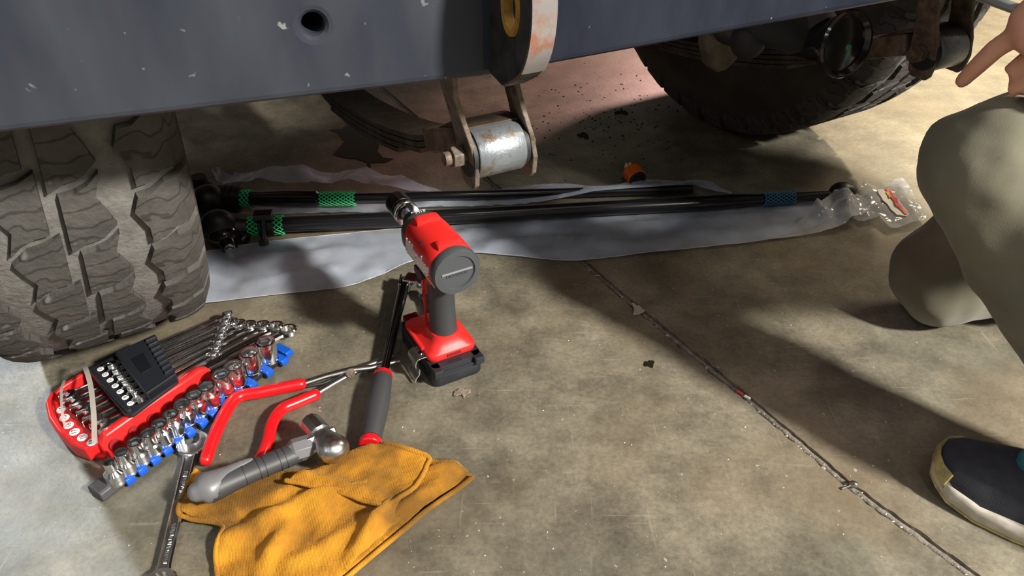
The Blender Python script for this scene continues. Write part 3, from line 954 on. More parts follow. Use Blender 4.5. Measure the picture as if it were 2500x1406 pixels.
# ------------------------------------------------------------------ combination wrenches
def wrench(p_jaw, p_box, w, th, label, group=None, upv=(0, 0, 1), jaw=None, box=None, name='combination_wrench', mt=None, mark=True):
    mt = mt or M_CHROME
    d = Vector(p_box) - Vector(p_jaw)
    L_ = d.length
    t = thing(name, label, 'wrench', frame(p_jaw, d, upv), group)
    jr = jaw or w * 1.25
    br = box or w * 1.0
    # open jaw: C shape in plan, tilted 15 degrees
    pl = []
    for a in range(35, 326, 15):
        pl.append((jr * math.cos(R(a + 180)) * 1.0, jr * math.sin(R(a + 180))))
    hw = jr * .46
    outer = [(jr * 1.05 * math.cos(R(a)), jr * 1.05 * math.sin(R(a))) for a in range(-142, 143, 12)]
    pts = outer + [(-jr * .95, hw * 1.02), (-jr * .1, hw * .98), (jr * .12, hw * .55), (jr * .12, -hw * .55), (-jr * .1, -hw * .98), (-jr * .95, -hw * 1.02)]
    MB().prism(pts, -th * .75, th * .75, Matrix.Rotation(R(14), 4, 'Z')).build('open_jaw', mt, t, bevel=th * .22)
    # shank: I-section with raised rims
    x0, x1 = jr * .8, L_ - br * .75
    sh = MB()
    rs = []
    for x, k in ((x0, 1.25), (x0 + w * .7, 1.0), ((x0 + x1) / 2, .95), (x1 - w * .6, .92), (x1, 1.1)):
        y = w * .5 * k
        z = th * .5
        rs.append([(x, -y, -z * .7), (x, -y * .7, -z), (x, y * .7, -z), (x, y, -z * .7), (x, y, z * .7), (x, y * .72, z), (x, y * .55, z * .62), (x, -y * .55, z * .62), (x, -y * .72, z), (x, -y, z * .7)])
    sk_ = sh.rings(rs).build('shank', mt, t, 25)
    # box ring
    n = 24
    hx = lambda q: br * .66 * (1 + .05 * math.cos(12 * q))
    zt = th * .8
    prof = []
    for r_, z in ((.92, -zt), (1.04, -zt * .6), (1.04, zt * .6), (.92, zt)):
        prof.append([(L_ + br * r_ * math.cos(2 * PI * j / n), br * r_ * math.sin(2 * PI * j / n), z) for j in range(n)])
    for z in (zt * .95, -zt * .95):
        prof.append([(L_ + hx(2 * PI * j / n) * math.cos(2 * PI * j / n), hx(2 * PI * j / n) * math.sin(2 * PI * j / n), z) for j in range(n)])
    MB().rings(prof, close=True).build('box_ring', mt, t, 35)
    return t, L_
# red tray on the floor
e_ = Vector((.565, .825, 0)).normalized()
n_ = Vector((-e_.y, e_.x, 0))
TO = Vector((-.52, .652, 0))
MTR = frame(TO, e_)
tray = thing('wrench_tray', 'red plastic wrench tray with round white size marks, tied with straps', 'tool tray', MTR)
YN, YF = -.031, .100
def arc_end(x0, x1, bulge, y0, y1, n=10):
    return [(x0 - bulge * math.sin(PI * k / n), y0 + (y1 - y0) * k / n) for k in range(n + 1)]
endp = [(-.006, -.021), (-.010, 0), (-.009, .03), (-.004, .06), (.006, .088), (.018, .100)]
base_poly = [(.150, YN), (.0, YN)] + endp + [(.150, YF)]
MB().prism(base_poly, .0005, .006).build('tray_base', M_RPLASTIC, tray, bevel=.001)
# near side wall: sloping thick band with round recesses
nw = MB().rings([[(x, YN - .006, .001), (x, YN + .004, .001), (x, YN + .013, .034 - dz), (x, YN + .006, .036 - dz), (x, YN + .001, .034 - dz)] for x, dz in ((.002, .012), (.012, .002), (.06, 0), (.11, 0), (.150, .0), (.160, .006), (.166, .016))]).build('side_wall', M_RPLASTIC, tray, 35, bevel=.0015)
MB().rings([[(x, YF - .006, .001), (x, YF + .004, .001), (x, YF + .003, .030 - dz), (x, YF - .003, .030 - dz)] for x, dz in ((.020, .004), (.034, .0), (.060, .0), (.075, .012), (.150, .016))]).build('side_wall', M_RPLASTIC, tray, 35, bevel=.0015)
for k in range(6):
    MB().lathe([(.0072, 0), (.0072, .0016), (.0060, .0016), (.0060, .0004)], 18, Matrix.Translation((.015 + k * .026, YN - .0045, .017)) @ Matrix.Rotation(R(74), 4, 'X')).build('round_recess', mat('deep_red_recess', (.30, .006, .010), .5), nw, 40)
# raised end lip with size marks
lipo = [(-.012, -.022), (-.017, 0), (-.015, .032), (-.009, .063), (.003, .092), (.016, .104)]
lip = MB().rings([[(a[0], a[1], .004), (b[0], b[1], .004), (b[0], b[1], .024), (a[0] + .002, a[1], .027), (a[0] - .001, a[1], .024)] for a, b in zip(lipo, [(x + .006, y) for x, y in lipo])]).build('end_lip', M_RPLASTIC, tray, 40, bevel=.001)
shf = [(x + .005, y) for x, y in lipo] + [(x + .026, y * .98) for x, y in lipo[::-1]]
MB().prism(shf, .004, .0215).build('end_shelf', M_RPLASTIC, tray, bevel=.001)
for k, sz in enumerate(('19', '18', '17', '16', '15', '14')):
    t = k / 5
    y = -.014 + t * .083
    x = -.0005 + .010 * t * t - .004 * math.sin(PI * t)
    dsk = MB().lathe([(.0062, 0), (.0060, .0006)], 22, Matrix.Translation((x, y, .0214))).build('size_mark', M_WHITE, tray)
    text('size_number', sz, .0085, Matrix.Translation((x, y, .0222)) @ Matrix.Rotation(R(60), 4, 'Z'), M_INK, dsk, .0001)
# six large wrenches in the tray
jaws = [(250, 1042), (228, 1028), (212, 1012), (196, 998), (180, 982), (166, 968)]
boxes = [(703, 808), (672, 800), (640, 798), (608, 797), (583, 794), (566, 790)]
who = ['nearest the socket rail', 'second from the socket rail', 'third from the socket rail', 'fourth from the socket rail', 'fifth from the socket rail', 'nearest the tire']
for k in range(6):
    w = .0122 - .0005 * k
    wrench(G(*jaws[k], .030), G(*boxes[k], .013), w, .0062, 'large chrome combination wrench in the red tray, ' + who[k], 'large wrenches in the red tray', jaw=.0115 - .0003 * k, box=.0135 - .0005 * k, upv=(-.25, -.10, 1))
# black rack lying on the tray
rq = [G(208, 892, .050), G(300, 1000, .050), G(318, 1003, .050), G(432, 918, .050), G(378, 815, .050), G(352, 815, .050)]
loc = [MTR.inverted() @ p for p in rq]
rack = thing('wrench_rack', 'black plastic wrench rack lying on the red tray, with round white size marks', 'tool rack', MTR)
pol = [(p.x, p.y) for p in loc]
MB().prism(pol, .037, .0425).build('rack_base', M_BPLASTIC, rack, bevel=.002)
cen = Vector((sum(p[0] for p in pol) / 6, sum(p[1] for p in pol) / 6))
def rk(u, v):
    """u 0 left .. 1 right, v 0 near .. 1 far on the rack"""
    a = Vector(pol[1]).lerp(Vector(pol[2]), .5)
    l = a.lerp(Vector(pol[0]), v)
    r = Vector(pol[3]).lerp(Vector(pol[4]), v)
    return l.lerp(r, u)
def rkpoly(u0, u1, v0, v1): return [tuple(rk(u0, v0)), tuple(rk(u1, v0)), tuple(rk(u1, v1)), tuple(rk(u0, v1))]
MB().prism(rkpoly(.40, 1.0, .0, .96), .040, .0535).build('rack_cover', M_BPLASTIC, rack, bevel=.0022, seg=3)
MB().prism(rkpoly(.40, 1.0, .0, .03), .040, .0550).build('rack_rim', M_BPLASTIC, rack, bevel=.0015)
MB().prism(rkpoly(.52, .72, .35, .70), .050, .0542).build('cover_plate', mat('dark_plate', (.010, .010, .013), .3), rack, bevel=.001)
for k in range(8):
    v = .10 + k * .108
    MB().prism(rkpoly(.83, .99, v, v + .055), .052, .0565).build('cover_slot', M_BPLASTIC, rack, bevel=.001)
MB().prism(rkpoly(.0, .09, .0, .96), .040, .0480).build('end_lip', M_BPLASTIC, rack, bevel=.002)
for k, sz in enumerate(('7', '8', '9', '10', '11', '12', '13')):
    p = rk(.125, .075 + k * .128)
    dsk = MB().lathe([(.0042, 0), (.0041, .0006)], 20, Matrix.Translation((p.x, p.y, .0478))).build('size_mark', M_WHITE, rack)
    text('size_number', sz, .0058, Matrix.Translation((p.x, p.y, .0486)) @ Matrix.Rotation(R(60), 4, 'Z'), M_INK, dsk, .0001)
    MB().prism(rkpoly(.0, .16, .02 + k * .128, .135 + k * .128), .040, .0476).build('mark_pad', M_BPLASTIC, rack, bevel=.0008) if False else None
who7 = ['nearest the socket rail', 'second from the socket rail', 'third from the socket rail', 'middle one of seven', 'third from the tire side', 'second from the tire side', 'nearest the tire']
for k in range(7):
    t = k / 6
    p = rk(.26, .06 + .128 * k)
    pj = MTR @ Vector((p.x, p.y, .0475))
    pb = G(522 + (556 - 522) * t, 868 + (768 - 868) * t, .022)
    wrench(pj, pb, .0074 + .0008 * t, .0046, 'small chrome combination wrench in the black rack, ' + who7[k], 'small wrenches in the black rack', jaw=.0070 + .001 * t, box=.0068 + .0012 * t, upv=(-.45, -.18, 1))
def film_material(name, tint, fac, rough=.22):
    m = bpy.data.materials.new(name)
    m.use_nodes = True
    N, L = m.node_tree.nodes, m.node_tree.links
    b = N['Principled BSDF']
    b.inputs['Base Color'].default_value = (*tint, 1)
    b.inputs['Roughness'].default_value = rough
    b.inputs['Specular IOR Level'].default_value = .8
    tr = N.new('ShaderNodeBsdfTransparent')
    tr.inputs[0].default_value = (.93, .94, .96, 1)
    mx = N.new('ShaderNodeMixShader')
    tc = N.new('ShaderNodeTexCoord')
    n = N.new('ShaderNodeTexNoise')
    n.inputs['Scale'].default_value = 11
    n.inputs['Detail'].default_value = 5
    L.new(tc.outputs['Object'], n.inputs['Vector'])
    mr = N.new('ShaderNodeMapRange')
    mr.inputs[1].default_value = .3
    mr.inputs[2].default_value = .7
    mr.inputs[3].default_value = fac * .65
    mr.inputs[4].default_value = min(1, fac * 1.35)
    L.new(n.outputs[0], mr.inputs[0])
    L.new(mr.outputs[0], mx.inputs[0])
    L.new(tr.outputs[0], mx.inputs[1])
    L.new(b.outputs[0], mx.inputs[2])
    L.new(mx.outputs[0], N['Material Output'].inputs[0])
    n2 = N.new('ShaderNodeTexNoise')
    n2.noise_type = 'RIDGED_MULTIFRACTAL'
    n2.inputs['Scale'].default_value = 16
    n2.inputs['Detail'].default_value = 4
    L.new(tc.outputs['Object'], n2.inputs['Vector'])
    bp = N.new('ShaderNodeBump')
    bp.inputs['Strength'].default_value = .8
    bp.inputs['Distance'].default_value = .012
    L.new(n2.outputs[0], bp.inputs['Height'])
    L.new(bp.outputs[0], b.inputs['Normal'])
    return m
# straps round the tray
M_STRAP = None
def strap(path, w, label, side):
    p = smoothpath(path, 6)
    rs = []
    for i, q in enumerate(p):
        rs.append([q - side * w / 2, q + side * w / 2, q + side * w / 2 + Vector((0, 0, .0009)), q - side * w / 2 + Vector((0, 0, .0009))])
    return tag(MB().rings(rs).build('plastic_strap', film_material('clear_strap', (.50, .47, .42), .55), None, 40), label, 'strap', 'straps round the wrench tray')
strap([G(200, 885, .040), G(210, 902, .056), G(222, 945, .054), G(229, 1010, .044), G(231, 1062, .0345), G(232, 1083, .032)], .0060, 'wide clear plastic strap across the black rack and red tray', Vector((.9, .43, 0)))
strap([G(157, 930, .034), G(151, 950, .040), G(151, 985, .038), G(154, 1020, .030), G(161, 1043, .0245)], .0032, 'thin dark strap over the size marks of the red tray', Vector((.9, .43, 0)))

# loose wrench
wj, wb = G(472, 1085, .007), G(392, 1425, .007)
big, _l = wrench(wj, wb, .0155, .0066, 'large loose chrome combination wrench lying beside the orange towel', None, jaw=.0185, box=.0165)
rr_ = random.Random(3)
for a0, a1 in ((.045, .088), (.120, .150), (.150, .170)):
    mk = MB()
    x = a0
    while x < a1:
        mk.box((x, rr_.uniform(-.0005, .0005), .0024), (.0009, rr_.uniform(.003, .0046), .0012), Matrix.Translation((x, 0, 0)) @ Matrix.Rotation(rr_.uniform(-.3, .3), 4, 'Z') @ Matrix.Translation((-x, 0, 0)))
        x += .0022
    mk.build('stamped_marking', M_CHROME, big)

# ------------------------------------------------------------------ long-handled pliers with red grips
pl = thing('pliers', 'long-reach steel pliers with bent red dipped handles', 'pliers', Matrix.Translation(G(850, 912)))
def wchild(mb, name, m, parent, smooth=45, bevel=None):
    o = mb.build(name, m, None, smooth, bevel)
    o.parent = parent
    o.matrix_parent_inverse = parent.matrix_world.inverted()
    return o
hl = smoothpath([G(503, 1122, .009), G(520, 1072, .011), G(548, 1012, .012), G(580, 970, .012), G(640, 957, .011), G(734, 938, .010)], 7)
wchild(MB().tube(hl, [.0078] * 6 + [.0082] * (len(hl) - 6), 18, 1.0, rnd=True), 'handle_grip', M_RGRIP, pl)
hr2 = smoothpath([G(626, 1140, .009), G(652, 1085, .011), G(664, 1035, .012), G(688, 1000, .012), G(724, 983, .011), G(769, 964, .010)], 7)
wchild(MB().tube(hr2, [.0074] * 6 + [.0078] * (len(hr2) - 6), 18, 1.0, rnd=True), 'handle_grip', M_RGRIP, pl)
wchild(MB().tube([G(728, 940, .010), G(800, 917, .011), G(860, 902, .012), G(905, 897, .011), G(975, 880, .009)], [.0046, .0044, .0055, .0045, .0028], 12, .8), 'steel_arm', M_SATIN, pl)
wchild(MB().tube([G(763, 966, .010), G(815, 935, .011), G(855, 912, .009), G(900, 890, .009), G(960, 868, .008)], [.0046, .0046, .0058, .0048, .0028], 12, .8), 'steel_arm', M_SATIN, pl)
wchild(MB().cyl(G(856, 911, .004), G(856, 911, .017), .0062, n=20), 'pivot', M_RUSTSTEEL, pl, 35)
wchild(MB().tube([G(735, 946, .008), G(790, 936, .008), G(835, 918, .008)], [.0016, .0022, .0016], 8), 'return_spring', M_BLACKSTEEL, pl)

# ------------------------------------------------------------------ long flex-head ratchet with black grip
rt_ = thing('flex_ratchet', 'long flex-head ratchet with black grip and red rings, leaning beside the driver', 'ratchet', Matrix.Translation(G(935, 910)))
ga, gb = G(934, 922, .016), G(906, 1072, .016)
wchild(MB().tube([ga.lerp(gb, t) for t in (0, .08, .3, .55, .8, .96, 1)], [.0125, .0135, .0150, .0150, .0135, .0130, .0125], 20), 'grip', M_GREYRUB, rt_)
gd = (gb - ga).normalized()
wchild(MB().tube([ga - gd * .008, ga - gd * .001], [.0118, .0135], 20), 'red_ring', M_RGRIP, rt_)
wchild(MB().tube([gb + gd * .001, gb + gd * .012], [.0136, .0142], 20, rnd=False), 'red_end', M_RGRIP, rt_, 45, .002)
hd_ = G(986, 700, .022)
wchild(MB().tube([ga - gd * .006, ga.lerp(hd_, .12), ga.lerp(hd_, .5), ga.lerp(hd_, .9), hd_], [.0065, .0060, .0068, .0082, .0085], 16), 'shaft', M_DARKCHROME, rt_)
for s in (-1, 1):
    wchild(MB().box((0, s * .0068, 0), (.026, .0035, .016), frame(hd_ + (hd_ - ga).normalized() * .010, hd_ - ga)), 'yoke', M_CHROME, rt_, None, .0015)
hh = hd_ + (hd_ - ga).normalized() * .016
h2 = G(1042, 692, .024)
wchild(MB().cyl(hh + Vector((-.004, 0, 0)), hh + Vector((.012, .002, 0)), .007, n=18), 'hinge_pin', M_CHROME, rt_, 35)
wchild(MB().box((0, 0, 0), ((h2 - hh).length, .024, .020), frame(hh.lerp(h2, .5), h2 - hh)), 'head_neck', M_CHROME, rt_, None, .003)
Mh = Matrix.Translation(h2)
wchild(MB().lathe([(.012, -.012), (.0165, -.011), (.0175, -.008), (.0175, .008), (.0165, .0105), (.013, .011), (.012, .0085), (.001, .0085)], 32, Mh), 'ratchet_head', M_CHROME, rt_, 35)
# second steel tool behind the driver
br = thing('breaker_bar', 'chrome bar lying on the floor behind the red impact driver', 'tool', Matrix.Translation(G(1060, 780)))
bpth = smoothpath([G(1038, 708, .012), G(1046, 735, .010), G(1062, 790, .009), G(1088, 860, .009)], 6)
wchild(MB().tube(bpth, [.0125] * 5 + [.0090] * (len(bpth) - 5), 18, rnd=True), 'bar', M_DARKCHROME, br)
wchild(MB().lathe([(.0132, -.004), (.0132, .004)], 24, frame(bpth[4], bpth[5] - bpth[4]) @ MX), 'collar', M_CHROME, br, 35)

# ------------------------------------------------------------------ stubby hammer
hm = thing('hammer', 'stubby steel hammer with grey rubber handle resting on the orange towel', 'hammer', Matrix.Translation(G(640, 1170)))
h0, h1 = G(500, 1198, .034), G(752, 1093, .030)
hdv = (h1 - h0).normalized()
side = Vector((-hdv.y, hdv.x, 0)).normalized()
def hpt(t, o=0, z=0): return h0.lerp(h1, t) + side * o + Vector((0, 0, z))
wchild(MB().tube([hpt(t) for t in (-.02, .04, .14, .26, .45, .62, .8, .9)], [.0150, .0175, .0165, .0145, .0135, .0135, .0138, .0130], 22, .86, rnd=False), 'handle_core', M_DARKGRIP, hm, 50, None)
wchild(MB().tube([hpt(-.045, .001, .002), hpt(-.01, .001, .002), hpt(.06, .0015, .002), hpt(.15, .003, .0035), hpt(.26, .0055, .0065), hpt(.38, .0072, .0080), hpt(.46, .0078, .0082)], [.013, .0188, .0190, .0150, .0088, .0062, .0042], 20, .86, rnd=True), 'grip_overlay', M_SILVERGRIP, hm, 60)
wchild(MB().tube([hpt(.80, .003, .002), hpt(.86, .002, .002), hpt(1.02, 0, .001), hpt(1.03)], [.0085, .0150, .0152, .0140], 8, .9), 'front_overlay', M_SILVERGRIP, hm, 30, .002)
for t in (.30, .36, .50, .56, .70, .76):
    wchild(MB().tube([hpt(t - .004), hpt(t + .004)], .0142, 22, .86), 'grip_ring', mat('ring_groove', (.02, .02, .022), .6), hm, 50)
wchild(MB().tube([hpt(1.0, 0, .002), hpt(1.30, 0, .004)], [.0150, .0150], 4, .9), 'square_neck', M_SATIN, hm, 25, .0018)
hx0, hx1 = G(757, 1028, .036), G(806, 1086, .040)
ax = (hx1 - hx0).normalized()
wchild(MB().tube([hx0, hx0 + ax * .004, hx0 + ax * .026, hx0 + ax * .030], [.0120, .0132, .0138, .0130], 10), 'striking_face', M_SATIN, hm, 20, .001)
wchild(MB().tube([hx0 + ax * .028, hx0 + ax * .034, hx0 + ax * .044, hx0 + ax * .056, hx0 + ax * .066, hx0 + ax * .074, hx0 + ax * .079], [.0128, .0122, .0145, .0182, .0188, .0150, .006], 24, .82), 'ball_end', M_SATIN, hm, 60)
kn = hpt(1.27, -.016, -.012)
wchild(MB().lathe([(.009, -.004), (.0098, -.003), (.0098, .003), (.009, .004)], 20, Matrix.Translation(kn) @ Matrix.Rotation(R(60), 4, 'X'), rf=lambda q, i: 1 + .06 * math.cos(10 * q)), 'knurled_nut', M_CHROME, hm, 20)

# ------------------------------------------------------------------ new steering rods in their bags
M_ROD = mat('gloss_black_rod', (.008, .008, .010), .20, coat=.3)
M_BOOT = mat('rubber_boot', (.012, .012, .014), .42)
M_GNET = mat('green_net', (.03, .60, .20), .4)
M_BNET = mat('blue_net', (.03, .13, .24), .55)
def net(p0, p1, r, nst, turns, m, parent, name, wr=.00115):
    """protective net: crossing helical strands round a rod"""
    p0, p1 = Vector(p0), Vector(p1)
    M = frame(p0, p1 - p0)
    L_ = (p1 - p0).length
    mb = MB()
    k = 26
    for s in (-1, 1):
        for i in range(nst):
            a0 = 2 * PI * i / nst
            mb.tube([M @ Vector((L_ * j / k, (r + s * .0004) * math.cos(a0 + s * turns * 2 * PI * j / k), (r + s * .0004) * math.sin(a0 + s * turns * 2 * PI * j / k))) for j in range(k + 1)], wr, 5)
    return wchild(mb, name, m, parent, 60)
def stud_boot(mb, p, d, r, h):
    """ribbed rubber boot with its axis along d"""
    M = frame(p, d, (0, 0, 1) if abs(Vector(d).normalized().z) < .9 else (1, 0, 0)) @ MX
    mb.lathe([(r * .6, 0), (r, h * .06), (r, h * .20), (r * .86, h * .27), (r * .95, h * .34), (r * .95, h * .46), (r * .78, h * .53), (r * .86, h * .60), (r * .84, h * .72), (r * .62, h * .80), (r * .55, h)], 24, M)
# back rod (drag link)
rodA = thing('steering_rod', 'thin black steering rod with a thick sleeve, behind the other, green net in its middle', 'steering rod', Matrix.Translation(G(870, 490)), 'new steering rods')
a_ = [G(x, y, .024) for x, y in ((592, 484), (620, 484), (640, 485), (700, 485), (772, 485), (782, 486))]
wchild(MB().tube([G(588, 484, .024), G(600, 484, .024), G(640, 485, .024), G(700, 484, .024), G(775, 485, .024), G(782, 485, .024)], [.0125, .0135, .0135, .0150, .0150, .010], 20), 'sleeve', M_ROD, rodA, 35)
wchild(MB().tube([G(780, 485, .024), G(1000, 480, .022), G(1300, 472, .018), G(1690, 462, .014)], .0085, 18), 'rod', M_ROD, rodA, 40)
net(G(781, 486, .024), G(868, 485, .024), .0122, 12, .55, M_GNET, rodA, 'green_net')
net(G(588, 484, .024), G(614, 485, .024), .0150, 10, .25, M_GNET, rodA, 'green_net')
bt_ = MB()
bt_.tube([G(528, 482, .025), G(590, 484, .024)], [.0215, .020], 22)
for k in range(4): bt_.tube([G(533 + 14 * k, 483, .025), G(541 + 14 * k, 483, .025)], .0235, 22)
wchild(bt_, 'ribbed_end', M_BOOT, rodA, 30)
je = MB()
stud_boot(je, G(500, 495, .004), (0, 0, 1), .026, .055)
je.ball(G(508, 486, .032), .030, 20, (1, 1, .9))
wchild(je, 'ball_joint', M_BOOT, rodA, 40)
# front rod (tie rod)
rodB = thing('steering_rod', 'thick black steering rod in front, with a blue net at its far end', 'steering rod', Matrix.Translation(G(1200, 530)), 'new steering rods')
wchild(MB().tube([G(600, 553, .022), G(690, 548, .022), G(1000, 534, .022), G(1400, 512, .021), G(1700, 497, .020), G(1790, 491, .019), G(1850, 487, .018), G(2035, 476, .018)], [.0135, .0135, .0135, .0135, .0132, .0130, .0100, .0090], 22), 'tube', M_ROD, rodB, 40)
net(G(607, 553, .022), G(693, 548, .022), .0160, 12, .5, M_GNET, rodB, 'green_net')
net(G(1862, 487, .018), G(1938, 482, .018), .0118, 12, .5, M_BNET, rodB, 'blue_net', .0012)
ck = MB()
c0 = G(652, 551, .022)
cdir = (G(693, 548, .022) - G(607, 553, .022)).normalized()
wchild(MB().tube([c0 - cdir * .013, c0 + cdir * .013], .0185, 22), 'clamp', M_BOOT, rodB, 40, .001)
cy_ = Vector((0, -1, 0))
wchild(MB().tube([c0 + cy_ * .012 + Vector((0, 0, .026)), c0 + cy_ * .030 + Vector((0, 0, -.010))], .0048, 12).tube([c0 + cy_ * .030 + Vector((0, 0, -.009)), c0 + cy_ * .034 + Vector((0, 0, -.0165))], .0088, 6).box((0, 0, 0), (.030, .020, .010), frame(c0 + cy_ * .008 + Vector((0, 0, .026)), cdir)), 'clamp_bolt', M_ROD, rodB, 35)
jb = MB()
jb.tube([G(540, 556, .026), G(602, 553, .022)], [.022, .0150], 22)
jb.ball(G(535, 552, .030), .030, 22, (1.05, .95, 1))
wchild(jb, 'joint_body', M_BOOT, rodB, 45)
jc = MB()
jc.ball(G(546, 575, .020), .024, 22, (1.1, 1, .85))
jc.tube([G(552, 588, .016), G(562, 606, .010)], [.0150, .0135], 18)
wchild(jc, 'dust_boot', M_ROD, rodB, 45)
nt_ = MB()
Mn = frame(G(562, 600, .012), Vector((.25, -1, -.1))) @ MX
nt_.lathe([(.0105, 0), (.0105, .009), (.008, .009), (.008, .016), (.003, .016)], 6, Mn)
wchild(nt_, 'castle_nut', M_CHROME, rodB, 30, .0006)
wchild(MB().tube([G(585, 566, .018), G(600, 580, .012), G(592, 590, .008)], [.010, .009, .007], 14), 'grease_fitting', M_ROD, rodB, 40)
en = MB()
en.tube(smoothpath([G(2030, 476, .018), G(2050, 470, .022), G(2072, 470, .022), G(2088, 485, .016)], 5), [.012, .013, .015, .017, .019, .020, .020, .020, .019, .018, .017, .016, .014, .012, .011, .011][:16], 18)
wchild(en, 'bent_end', M_BOOT, rodB, 45)
wchild(MB().tube([G(2076, 485, .014), G(2096, 493, .010)], [.0065, .0060], 14), 'threaded_stud', M_SATIN, rodB, 40)

M_FILM = film_material('clear_film', (.54, .61, .74), .52, .13)
M_FILM2 = film_material('cloudy_film', (.60, .62, .66), .50, .12)
def crease(x, y, segs):
    z = 0
    for (a, b, h, w) in segs:
        d, t = segd((x, y), a, b)
        z += h * math.exp(-(d / w) ** 2) * (math.sin(PI * min(1, max(0, .1 + .8 * t))) ** .5)
    return z
def P2(px, py, z=0): return tuple(G(px, py, z))[:2]
def film(name, pxs, zf, m, parent, step=.012, z=0.0):
    me = sheet_mesh(name, [P2(x, y, z) for x, y in pxs], zf, step)
    o = link(name, me, m, None)
    o.parent = parent
    o.matrix_parent_inverse = parent.matrix_world.inverted()
    return o
bag1 = thing('plastic_bag', 'long clear plastic bag spread in front of the black rods, labelled at its right end', 'plastic bag', Matrix.Translation(G(1000, 620)), 'clear bags of the steering rods')
sgs = [(P2(520, 650), P2(880, 610), .004, .012), (P2(600, 700), P2(830, 660), .005, .010), (P2(1000, 590), P2(1300, 560), .006, .012), (P2(1180, 600), P2(1500, 590), .007, .014), (P2(1500, 560), P2(1900, 530), .007, .012), (P2(1300, 620), P2(1700, 590), .005, .010)]
def z1(x, y): return .0030 + max(0, crease(x, y, sgs)) + .0022 * (fbm(x, y, 9) + .6) + .0012 * abs(fbm(x, y, 40, 2))
film('bag_film', [(462, 752), (495, 620), (640, 598), (800, 580), (1000, 560), (1170, 548), (1400, 530), (1700, 514), (1870, 503), (1990, 497), (2040, 498), (2060, 520), (1990, 556), (1890, 588), (1800, 600), (1600, 620), (1410, 641), (1300, 634), (1170, 622), (1080, 628), (1000, 645), (920, 680), (840, 706), (700, 722), (580, 736)], z1, M_FILM, bag1, .013)
def film_edge(pxs, zf, parent, r=.0009):  # paler tube along the film edge, added as its bright highlight
    pp = smoothpath([G(x, y) for x, y in pxs], 10)
    o = MB().tube([Vector((q.x, q.y, zf(q.x, q.y) + .0006)) for q in pp], r, 6, 1, rnd=True).build('edge_highlight', M_FILM2, None, 60)
    o.parent = parent
    o.matrix_parent_inverse = parent.matrix_world.inverted()
film_edge([(462, 752), (580, 736), (700, 722), (840, 706), (920, 680), (1000, 645), (1080, 628), (1170, 622), (1300, 634), (1410, 641), (1600, 620), (1800, 600), (1890, 588)], z1, bag1)
film_edge([(495, 620), (640, 598), (800, 580), (1000, 560)], z1, bag1, .0007)
# crumpled neck of the bag
def z2(x, y):
    t = min(1, max(0, (x - .50) / .05))
    return .005 + t * (.020 + .016 * abs(fbm(x, y, 22, 5)) + .022 * math.exp(-(segd((x, y), P2(2050, 515), P2(2060, 560))[0] / .016) ** 2) + .010 * math.exp(-(segd((x, y), P2(1950, 510), P2(2000, 550))[0] / .012) ** 2)) * min(1, max(.15, (y - 1.15) / .05 + .2))
film('bag_neck', [(1880, 590), (1950, 550), (2030, 500), (2060, 503), (2104, 506), (2112, 545), (2060, 566), (1980, 578)], z2, M_FILM2, bag1, .005)
def z3(x, y): return .006 + .008 * (fbm(x, y, 14, 8) + .5) + .006 * abs(fbm(x, y, 34, 3)) + .010 * math.exp(-(segd((x, y), P2(2100, 470), P2(2150, 568))[0] / .02) ** 2)
film('bag_end', [(2098, 470), (2150, 458), (2195, 444), (2206, 450), (2235, 505), (2262, 545), (2240, 553), (2170, 569), (2140, 545), (2105, 552), (2080, 540), (2090, 500)], z3, M_FILM2, bag1, .005)
lb = film('paper_label', [(2134, 490), (2160, 480), (2172, 484), (2185, 510), (2215, 535), (2208, 541), (2185, 539), (2160, 518), (2148, 512)], lambda x, y: z3(x, y) + .0030, mat('label_paper', (.78, .77, .74), .6), bag1, .008)
film('label_stripe', [(2152, 483), (2163, 480), (2176, 497), (2186, 516), (2213, 536), (2206, 538), (2180, 520), (2168, 503), (2160, 488)], lambda x, y: z3(x, y) + .0050, mat('label_red', (.65, .05, .03), .5), bag1, .006)
film('label_flame', [(2155, 488), (2163, 487), (2169, 502), (2164, 505)], lambda x, y: z3(x, y) + .0054, mat('label_orange', (.80, .40, .08), .5), bag1, .006)
bag2 = thing('plastic_bag', 'clear plastic bag lying behind and over the thin rod, its left corner standing up', 'plastic bag', Matrix.Translation(G(900, 450)), 'clear bags of the steering rods')
def z4(x, y):
    f = min(1, max(0, (x + .60) / .03)) * min(1, max(0, (-.10 - x) / .12))
    return .004 + f * (.016 + .014 * (fbm(x, y, 12, 4) + .3) + .010 * math.exp(-(segd((x, y), P2(745, 440), P2(745, 470))[0] / .03) ** 2)) + .004 * abs(fbm(x, y, 45, 1)) + .02 * math.exp(-(segd((x, y), P2(535, 445), P2(528, 470))[0] / .010) ** 2)
film('bag_film', [(522, 452), (535, 455), (545, 448), (572, 452), (580, 447), (640, 446), (700, 444), (745, 440), (800, 443), (900, 450), (980, 458), (1040, 468), (1085, 478), (1085, 484), (900, 482), (780, 474), (620, 470), (536, 470)], z4, M_FILM, bag2, .009)
RA_, RB2 = G(780, 485, .024), G(1690, 462, .014)
RF0, RF1 = G(690, 548, .022), G(1790, 491, .019)
def z5(x, y):
    d, t = segd((x, y), RA_, RB2)
    over = (.012 + .021 - t * .010 + .0015) * math.exp(-(d / .020) ** 4)
    d2, t2 = segd((x, y), RF0, RF1)
    ov2 = .036 * math.exp(-(d2 / .017) ** 4) if d2 < .03 else 0
    f = min(1, max(0, (x + .05) / .2))
    return max(.007 + .007 * (fbm(x, y, 10, 6) + .4) + .004 * abs(fbm(x, y, 40, 7)), over * f, ov2)
